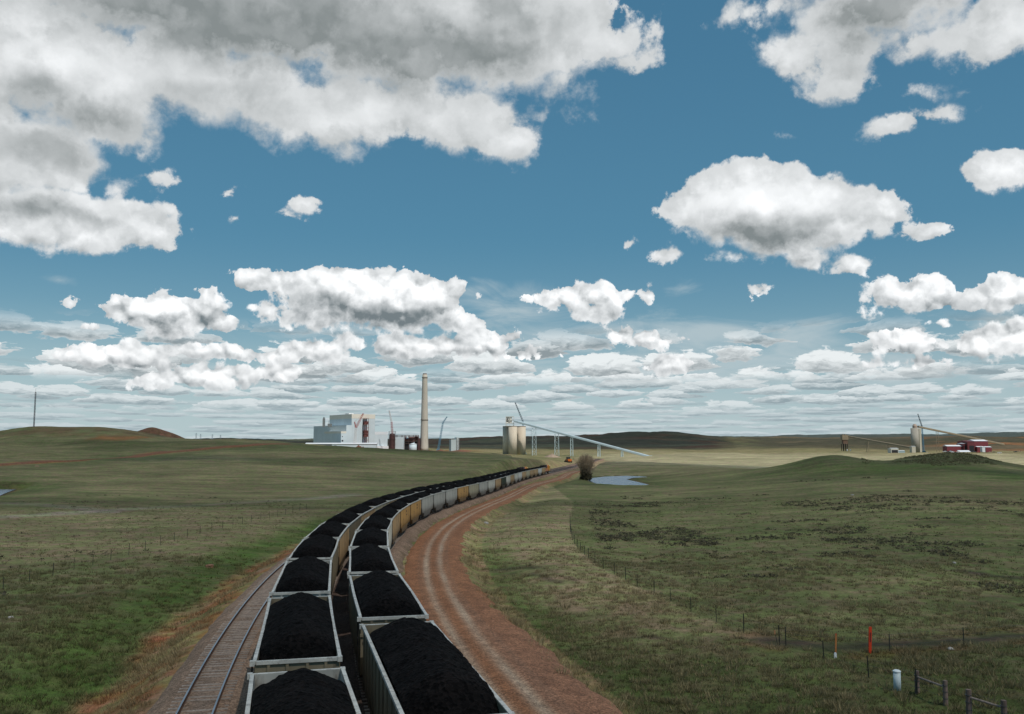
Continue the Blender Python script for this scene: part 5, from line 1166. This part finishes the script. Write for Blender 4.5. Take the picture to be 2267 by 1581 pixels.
# ------------------------------------------------------------------ fences and markers
POSTM = mat('post_dark_green', (.030, .034, .028), .8, 0, .2, 2.); WIREM = mat('wire_grey', (.10, .10, .10), .5, .5, .1); WOODM = mat('weathered_wood', (.17, .12, .10), .9, 0, .3, 4., stretch=(1., 1., .2)); WOODL = mat('weathered_rail', (.26, .20, .17), .9, 0, .3, 4.)
def wire_fence(label, pts, spacing, h, group=None, wires=(.35, .7, 1.05), tilt=.03):
    P_ = [np.array(p, float) for p in pts]; seg = [np.linalg.norm(b - a) for a, b in zip(P_[:-1], P_[1:])]; tot = sum(seg)
    cs = np.concatenate([[0], np.cumsum(seg)]); n = int(tot / spacing) + 1; ss = np.linspace(0, tot, n)
    XY = np.stack([np.interp(ss, cs, [p[i] for p in P_]) for i in (0, 1)], 1); Zs = H(XY[:, 0], XY[:, 1])
    rt = thing('wire_fence', label, 'fence', (XY[0, 0], XY[0, 1], Zs[0]), 0, group); org = np.array(rt.location); tops = []
    pm = MB().box(-.022, .022, -.022, .022, -.2, h).box(-.034, .034, -.008, .008, h * .2, h).mesh('post', POSTM)
    for i in range(n):
        o = obj('post', pm, rt, tuple(np.array([XY[i, 0], XY[i, 1], Zs[i]]) - org)); o.rotation_euler = (random.uniform(-tilt, tilt), random.uniform(-tilt, tilt), random.uniform(0, 3)); o.scale = (1, 1, random.uniform(.9, 1.08))
    m_ = MB()
    for i in range(n - 1):
        for wz in wires: m_.tube((XY[i, 0] - org[0], XY[i, 1] - org[1], Zs[i] - org[2] + wz), (XY[i + 1, 0] - org[0], XY[i + 1, 1] - org[1], Zs[i + 1] - org[2] + wz), .006, n=3, cap=False)
    m_.build('wire', WIREM, rt); return rt
wire_fence('thin wire fence with dark steel posts along the edge of the right pasture', FENCE[2:], 4.6, 1.25)
LF = [tuple(trk(s, o)[:2]) for s, o in ((28, -37), (50, -36), (75, -35), (100, -34), (130, -34), (165, -35))]
wire_fence('wire fence with thin dark posts crossing the left prairie beside the railway', LF, 5.2, 1.35)
wire_fence('low wire fence with thin posts along the brown gully on the right', [hit(*p)[:2] for p in ((1740, 1432), (1884, 1436), (1983, 1443), (2133, 1428), (2300, 1420))], 5.4, 1.15)
# wooden corner braces
def brace(label, a, b, ha, hb, thick=.12):
    A, B = hit(*a), hit(*b); A[2], B[2] = ground(A[0], A[1]), ground(B[0], B[1]); rt = thing('fence_brace', label, 'fence', A, 0, 'wooden fence braces'); e = B - A
    for p, h in ((np.zeros(3), ha), (e, hb)):
        m_ = MB(); m_.tube(p + np.array([0, 0, -.3]), p + np.array([.02, 0, h]), thick, thick * .88, 10); m_.build('post', WOODM, rt)
        m_ = MB()
        for f_ in (.28, .55, .8): m_.tube(p + np.array([0, 0, h * f_]), p + np.array([0, 0, h * f_ + .03]), thick * 1.06, n=10)
        m_.build('wire_wrap', WIREM, rt)
    MB().tube(np.array([0, 0, ha * .74]), e + np.array([0, 0, hb * .74]), .055, .05, 8).build('rail', WOODL, rt)
    m_ = MB()
    for f_ in (.3, .55, .9): m_.tube((0, 0, ha * f_), tuple(e + np.array([0, 0, hb * f_])), .006, n=3)
    m_.build('wire', WIREM, rt)
brace('weathered two-post wooden fence brace with a sloping rail beside the pale marker post', (2031, 1538), (2094, 1566), 1.15, 1.2)
brace('weathered two-post wooden fence brace in the bottom right corner of the meadow', (2146, 1592), (2224, 1612), 1.3, 1.25, .14)
q = hit(1987, 1531); q[2] = ground(q[0], q[1]); k_ = q[1] / F; rt = thing('pipeline_marker', 'stout pale blue-white marker post standing in the meadow grass', 'marker post', q)
MPAINT = mat('marker_pale', (.50, .58, .60), .5, 0, .08, 3.); MB().lathe([(7.6 * k_, -.2), (7.6 * k_, 39 * k_)], 20).build('tube', MPAINT, rt, True); MB().lathe([(8.4 * k_, 39 * k_), (8.4 * k_, 41 * k_), (5 * k_, 43 * k_)], 20).build('cap', mat('marker_cap', (.72, .76, .77), .5, 0, .05), rt)
MORG = mat('marker_orange_red', (.60, .05, .015), .5, 0, .08); MORG2 = mat('stake_orange', (.42, .16, .05), .6, 0, .2, 6.)
q = hit(1926, 1447); q[2] = ground(q[0], q[1]); k_ = q[1] / F; rt = thing('boundary_marker', 'tall bright orange-red flexible marker post by the gully', 'marker post', q)
m_ = MB().prism([(-3 * k_, -.2), (3 * k_, -.2), (3.4 * k_, 54 * k_), (2.6 * k_, 56 * k_), (-2.6 * k_, 56 * k_), (-3.4 * k_, 54 * k_)], -.03, .03, 'y'); m_.build('blade', MORG, rt); MB().box(-1.2 * k_, 1.2 * k_, -.045, -.031, 24 * k_, 44 * k_).build('decal', mat('decal_dark', (.16, .02, .02), .5, 0, .1), rt)
rt.rotation_euler = (0, R(3), R(8))
q = hit(1850, 1446); q[2] = ground(q[0], q[1]); k_ = q[1] / F; rt = thing('survey_stake', 'thin weathered orange stake left of the bright orange-red marker', 'stake', q); MB().box(-1.7 * k_, 1.7 * k_, -.03, .03, -.1, 38 * k_).build('stick', MORG2, rt); MB().prism([(-1.7 * k_, 38 * k_ + .001), (1.7 * k_, 38 * k_ + .001), (0, 41 * k_)], -.03, .03, 'y').build('tip', MORG, rt); rt.rotation_euler = (0, R(3), 0)
q = hit(1849.5, 1456); q[2] = ground(q[0], q[1]); k_ = q[1] / F; rt = thing('ground_marker', 'short white marker peg in front of the weathered orange stake', 'marker post', q); MB().box(-2.6 * k_, 2.6 * k_, -.04, .04, -.1, 9 * k_).prism([(-2.6 * k_, 9 * k_), (2.6 * k_, 9 * k_), (1.6 * k_, 11 * k_), (-1.6 * k_, 11 * k_)], -.04, .04, 'y').build('peg', ROOFW, rt)
q = hit(1722, 1427); q[2] = ground(q[0], q[1]); k_ = q[1] / F; rt = thing('survey_stake', 'leaning thin dark stake with a pale orange flag at the fence corner', 'stake', q); MB().tube((0, 0, -.1), (-6 * k_, 0, 30 * k_), .02, n=5).build('stick', POSTM, rt); MB().box(-7.5 * k_, -4.5 * k_, -.02, .02, 22 * k_, 31 * k_).build('flag', mat('flag_orange', (.40, .20, .10), .7, 0, .1), rt)
# pale stones lying about
def stone(label, px, py, r, m):
    q = hit(px, py); g = ground(q[0], q[1]); bm = bmesh.new(); bmesh.ops.create_icosphere(bm, subdivisions=2, radius=r)
    for v in bm.verts: v.co *= 1 + .22 * math.sin(v.co.x * 9 / r + px) * math.cos(v.co.y * 7 / r + py); v.co.z *= .6
    me = bpy.data.meshes.new('stone'); bm.to_mesh(me); bm.free(); me.materials.append(m); obj('stone', me, None, (q[0], q[1], g + r * .2), label=label, cat='stone')
ST = mat('stone_pale', (.42, .38, .35), .9, 0, .2, 3.)
stone('pale stone beside the gully right of the orange-red marker', 2104, 1441, .20, ST); stone('pale stone in the dry grass right of the road bend', 1076, 1158, .5, ST); stone('pale stone high on the right pasture slope', 1887, 1097, .4, ST)
stone('pale flat stone on the left prairie near the fence', 24, 1371, .22, ST); stone('reddish flat stone in the lush ditch left of the tracks', 464, 1257, .5, mat('stone_red', (.26, .13, .08), .9, 0, .2, 3.)); stone('pale stone on the middle of the right pasture', 2113, 1246, .22, ST)

# ------------------------------------------------------------------ grass, sagebrush and the bare tree
def leaf_mat(name):
    m = bpy.data.materials.new(name); m.use_nodes = True; t = NT(m.node_tree); m.node_tree.nodes.clear()
    a = t.attr('cover'); d = t.n('ShaderNodeBsdfDiffuse'); tr = t.n('ShaderNodeBsdfTranslucent'); mx_ = t.n('ShaderNodeMixShader'); mx_.inputs[0].default_value = .35; o = t.n('ShaderNodeOutputMaterial')
    k = t.mr(t.noise(t.n('ShaderNodeNewGeometry').outputs['Position'], 2.5, 4, .6), .3, .7, .75, 1.25, False); c = t.vm('SCALE', a); t.link(a, c.node.inputs[0]); t.link(k, c.node.inputs['Scale'])
    t.link(c, d.inputs[0]); t.link(c, tr.inputs[0]); t.link(d.outputs[0], mx_.inputs[1]); t.link(tr.outputs[0], mx_.inputs[2]); t.link(mx_.outputs[0], o.inputs[0]); return m
GRASSM = leaf_mat('grass_blades')
def allowed(x, y):
    off, s, al = trk_coord(x, y); ro = road_off(s)
    ok = (off < -D2 - 2.3 - .8 * vnoise(x, y, 3)) | (off > ro + 3.25 + .7 * vnoise(x / 2, y / 2, 4)) | ((off > 2.9) & (off < ro - 3.1) & (vnoise(x / 2, y / 2, 5) > .45))
    for poly in (POND_C, POND2_C): ok &= poly_sd(x, y, poly) > .5
    return ok, off, ro
def blades(px_, py_, pz, hgt, rad, wid, n, col, colvar):
    N = len(px_); k = N * n; i = np.repeat(np.arange(N), n)
    a = RNG.uniform(0, 2 * np.pi, k); r = rad[i] * np.sqrt(RNG.uniform(0, 1, k)); bx0 = px_[i] + r * np.cos(a); by0 = py_[i] + r * np.sin(a)
    lean = RNG.uniform(.2, .9, k) * hgt[i]; h = hgt[i] * RNG.uniform(.6, 1.1, k); a2 = a + RNG.normal(0, .6, k); f = RNG.uniform(0, np.pi, k); w = wid[i] * RNG.uniform(.6, 1.3, k)
    A = np.stack([bx0 - w * np.cos(f), by0 - w * np.sin(f), pz[i] - .03], 1); B = np.stack([bx0 + w * np.cos(f), by0 + w * np.sin(f), pz[i] - .03], 1); T = np.stack([bx0 + lean * np.cos(a2), by0 + lean * np.sin(a2), pz[i] + h], 1)
    V = np.stack([A, B, T], 1).reshape(-1, 3); c = np.clip(col[i] * RNG.uniform(1 - colvar, 1 + colvar, (k, 1)), .005, .6); return V, np.repeat(c, 3, 0)
def scatter(n, d0, d1, pw, azr):
    u = RNG.uniform(0, 1, n); d = (d0 ** pw + u * (d1 ** pw - d0 ** pw)) ** (1 / pw); a = RNG.uniform(azr[0], azr[1], n); return np.sin(a) * d, np.cos(a) * d, d
Vs, Cs = [], []
for n, d0, d1, pw, hh, rr_, ww, nb, straw, var in ((9500, 27, 125, .7, (.22, .42), (.22, .5), .026, 34, 1.05, .3), (16000, 27, 110, .5, (.16, .3), (.10, .26), .020, 12, .6, .35), (52000, 27, 85, .6, (.08, .18), (.06, .18), .016, 6, .1, .35), (16000, 100, 240, .8, (.14, .30), (.2, .5), .05, 6, .3, .12)):
    x, y, d = scatter(n, d0, d1, pw, (R(-36), R(35))); ok, off, ro = allowed(x, y)
    dens = fbm(x / 5, y / 5, 81, 4) + .25; ok &= (RNG.uniform(-.5, .6, n) < dens) & (polyline_dist(x, y, GULLY) > 1.3)
    x, y, d, off, ro = x[ok], y[ok], d[ok], off[ok], ro[ok]
    c = cover(x, y); hgt = RNG.uniform(*hh, len(x)); s_ = np.clip(straw * (.75 + .8 * fbm(x / 9, y / 9, 82, 3)), 0, 1)
    if nb == 34: s_ = RNG.uniform(.55, 1., len(x))
    s_ = s_ * np.where(off < -D2 - 6, .4, 1) * np.where((off > 0) & (x > np.interp(y, FENCE_XY[::-1, 1], FENCE_XY[::-1, 0])), .55 if nb != 34 else .9, 1)
    c = lerp(c * 1.05, STRAW * 1.4, s_ * .8); tall = (np.abs(off - ro - 4.2) < 1.2) & (RNG.uniform(0, 1, len(x)) < .5); hgt = hgt * np.where(tall, 2.0, 1); c = lerp(c, STRAW * 1.5, tall * .6)
    V, cc_ = blades(x, y, H(x, y), hgt, RNG.uniform(*rr_, len(x)), np.full(len(x), ww), nb, c, var); Vs.append(V); Cs.append(cc_)
V = np.concatenate(Vs); obj('grass', npmesh('grass', V, np.arange(len(V)).reshape(-1, 3), GRASSM, False, np.concatenate(Cs)), kind='stuff', label='tufts of straw and green prairie grass')
def lumps(name, x, y, r, col, nf, label):
    N = len(x); z = H(x, y); i = np.repeat(np.arange(N), nf); k = N * nf
    v = RNG.normal(0, 1, (k, 3)); v /= np.linalg.norm(v, axis=1)[:, None]; v[:, 2] = np.abs(v[:, 2]); rr = r[i] * RNG.uniform(.35, 1.05, k)
    c = np.stack([x[i], y[i], z[i]], 1) + v * (rr[:, None] * np.array([1.1, 1.1, .75])); s = (r[i] * .42)[:, None, None]
    tri = c[:, None] + RNG.normal(0, 1, (k, 3, 3)) * s * np.array([1, 1, .8]) * .7
    cc_ = np.repeat(np.clip(col[i] * RNG.uniform(.5, 1.5, (k, 1)), .004, .5), 3, 0)
    obj(name, npmesh(name, tri.reshape(-1, 3), np.arange(k * 3).reshape(-1, 3), GRASSM, False, cc_), kind='stuff', label=label)
x, y, d = scatter(30000, 95, 330, 1.3, (R(4), R(33)))
fxx = np.interp(y, FENCE_XY[::-1, 1], FENCE_XY[::-1, 0])
n_ = fbm(x / 46, y / 30, 91, 4); zz_ = rbf_z(x, y)
band_ = np.exp(-((d - 190) / 60) ** 2)
ok = (x > fxx + 4) & (n_ * .8 + .9 * fbm(x / 7, y / 6, 92, 3) > .75 - .55 * band_) & (poly_sd(x, y, POND_C) > 8)
x, y, d = x[ok], y[ok], d[ok]
x2, y2, d2 = scatter(1500, 70, 280, 1.2, (R(-33), R(-12))); ok, off2, _ = allowed(x2, y2); ok &= (fbm(x2 / 22, y2 / 12, 93, 4) > .24) & (off2 < -30); x2, y2 = x2[ok], y2[ok]
x = np.concatenate([x, x2]); y = np.concatenate([y, y2])
lumps('sagebrush', x, y, RNG.uniform(.15, .46, len(x)), np.tile(np.array([.125, .110, .075]), (len(x), 1)), 12, 'low dark sagebrush scattered over the prairie slopes')
# heath on the crown of the right hill
x, y, d = scatter(16000, 300, 440, 1.2, (R(16), R(34))); ok = (rbf_z(x, y) + 3.0 * fbm(x / 16, y / 16, 94, 4) > 3.4) & (np.arctan2(x, y) > R(21.5)); x, y = x[ok], y[ok]
lumps('heath', x, y, RNG.uniform(.25, .6, len(x)), np.tile(np.array([.135, .125, .07]), (len(x), 1)), 8, 'dark scrub covering the crown of the right hill')

q = hit(1297, 1061); q[2] = ground(q[0], q[1]) - .1; kx = q[1] / F
rt = thing('bare_tree', 'bushy bare brown tree with many leafless stems beside the pond', 'tree', q)
BARK = mat('bark_brown', (.085, .06, .042), .9, 0, .2, 2.); TWIG = mat('twig_brown', (.44, .32, .21), .9, 0, .3, .6)
trunk, twig = MB(), MB(); tr_ = random.Random(5); HT = 54 * kx
def grow(p, d, L, r, lv):
    e = p + d * L; (trunk if lv < 2 else twig).tube(p, e, r, r * .7, 4 if lv < 2 else 3, False)
    if lv >= 4: return
    for i in range(3 if lv < 3 else 4):
        v = Vector((tr_.gauss(0, .38), tr_.gauss(0, .38), tr_.uniform(.0, .25))); nd = (d + v).normalized(); t = tr_.uniform(.45, 1.)
        grow(p + d * L * t, nd, L * tr_.uniform(.52, .78), r * .6, lv + 1)
for i in range(16):
    a = tr_.uniform(0, 6.28); sp = tr_.uniform(.0, .42); o_ = Vector((math.cos(a), math.sin(a), 0)) * tr_.uniform(0, 8 * kx)
    grow(o_, Vector((math.cos(a) * sp, math.sin(a) * sp, 1)).normalized(), HT * tr_.uniform(.34, .46), .20, 0)
for i in range(3000):
    t = tr_.random() ** .8; a = tr_.uniform(0, 6.28); rad = math.sqrt(tr_.random()) * (.16 + .84 * math.sin(min(1., t * 1.35) * math.pi * .62)) * 22 * kx * (.78 + .30 * math.sin(a * 3 + t * 5) * math.cos(a * 2 - 1.3 + t * 3))
    if rad > 22 * kx * math.sqrt(max(.02, 1 - (max(0, t - .40) / .58) ** 2)): continue
    p = Vector((math.cos(a) * rad, math.sin(a) * rad, t * HT)); d = (Vector((math.cos(a) * .5, math.sin(a) * .5, 1)) + Vector((tr_.gauss(0, .35), tr_.gauss(0, .35), 0))).normalized()
    twig.tube(p, p + d * tr_.uniform(.7, 1.5), .045, .02, 3, False)
trunk.build('trunk', BARK, rt); twig.build('crown', TWIG, rt)
n = 700; a = RNG.uniform(0, 6.28, n); r_ = RNG.uniform(0, 13, n) * kx; c0 = np.stack([r_ * np.cos(a), r_ * np.sin(a), RNG.uniform(0, 1, n) ** 1.4 * 16 * kx], 1)
tri = c0[:, None] + RNG.normal(0, .45, (n, 3, 3)); obj('undergrowth', npmesh('undergrowth', tri.reshape(-1, 3), np.arange(n * 3).reshape(-1, 3), GRASSM, False, np.repeat(np.array([[.10, .085, .05]]) * RNG.uniform(.5, 1.6, (n, 1)), 3, 0)), rt)
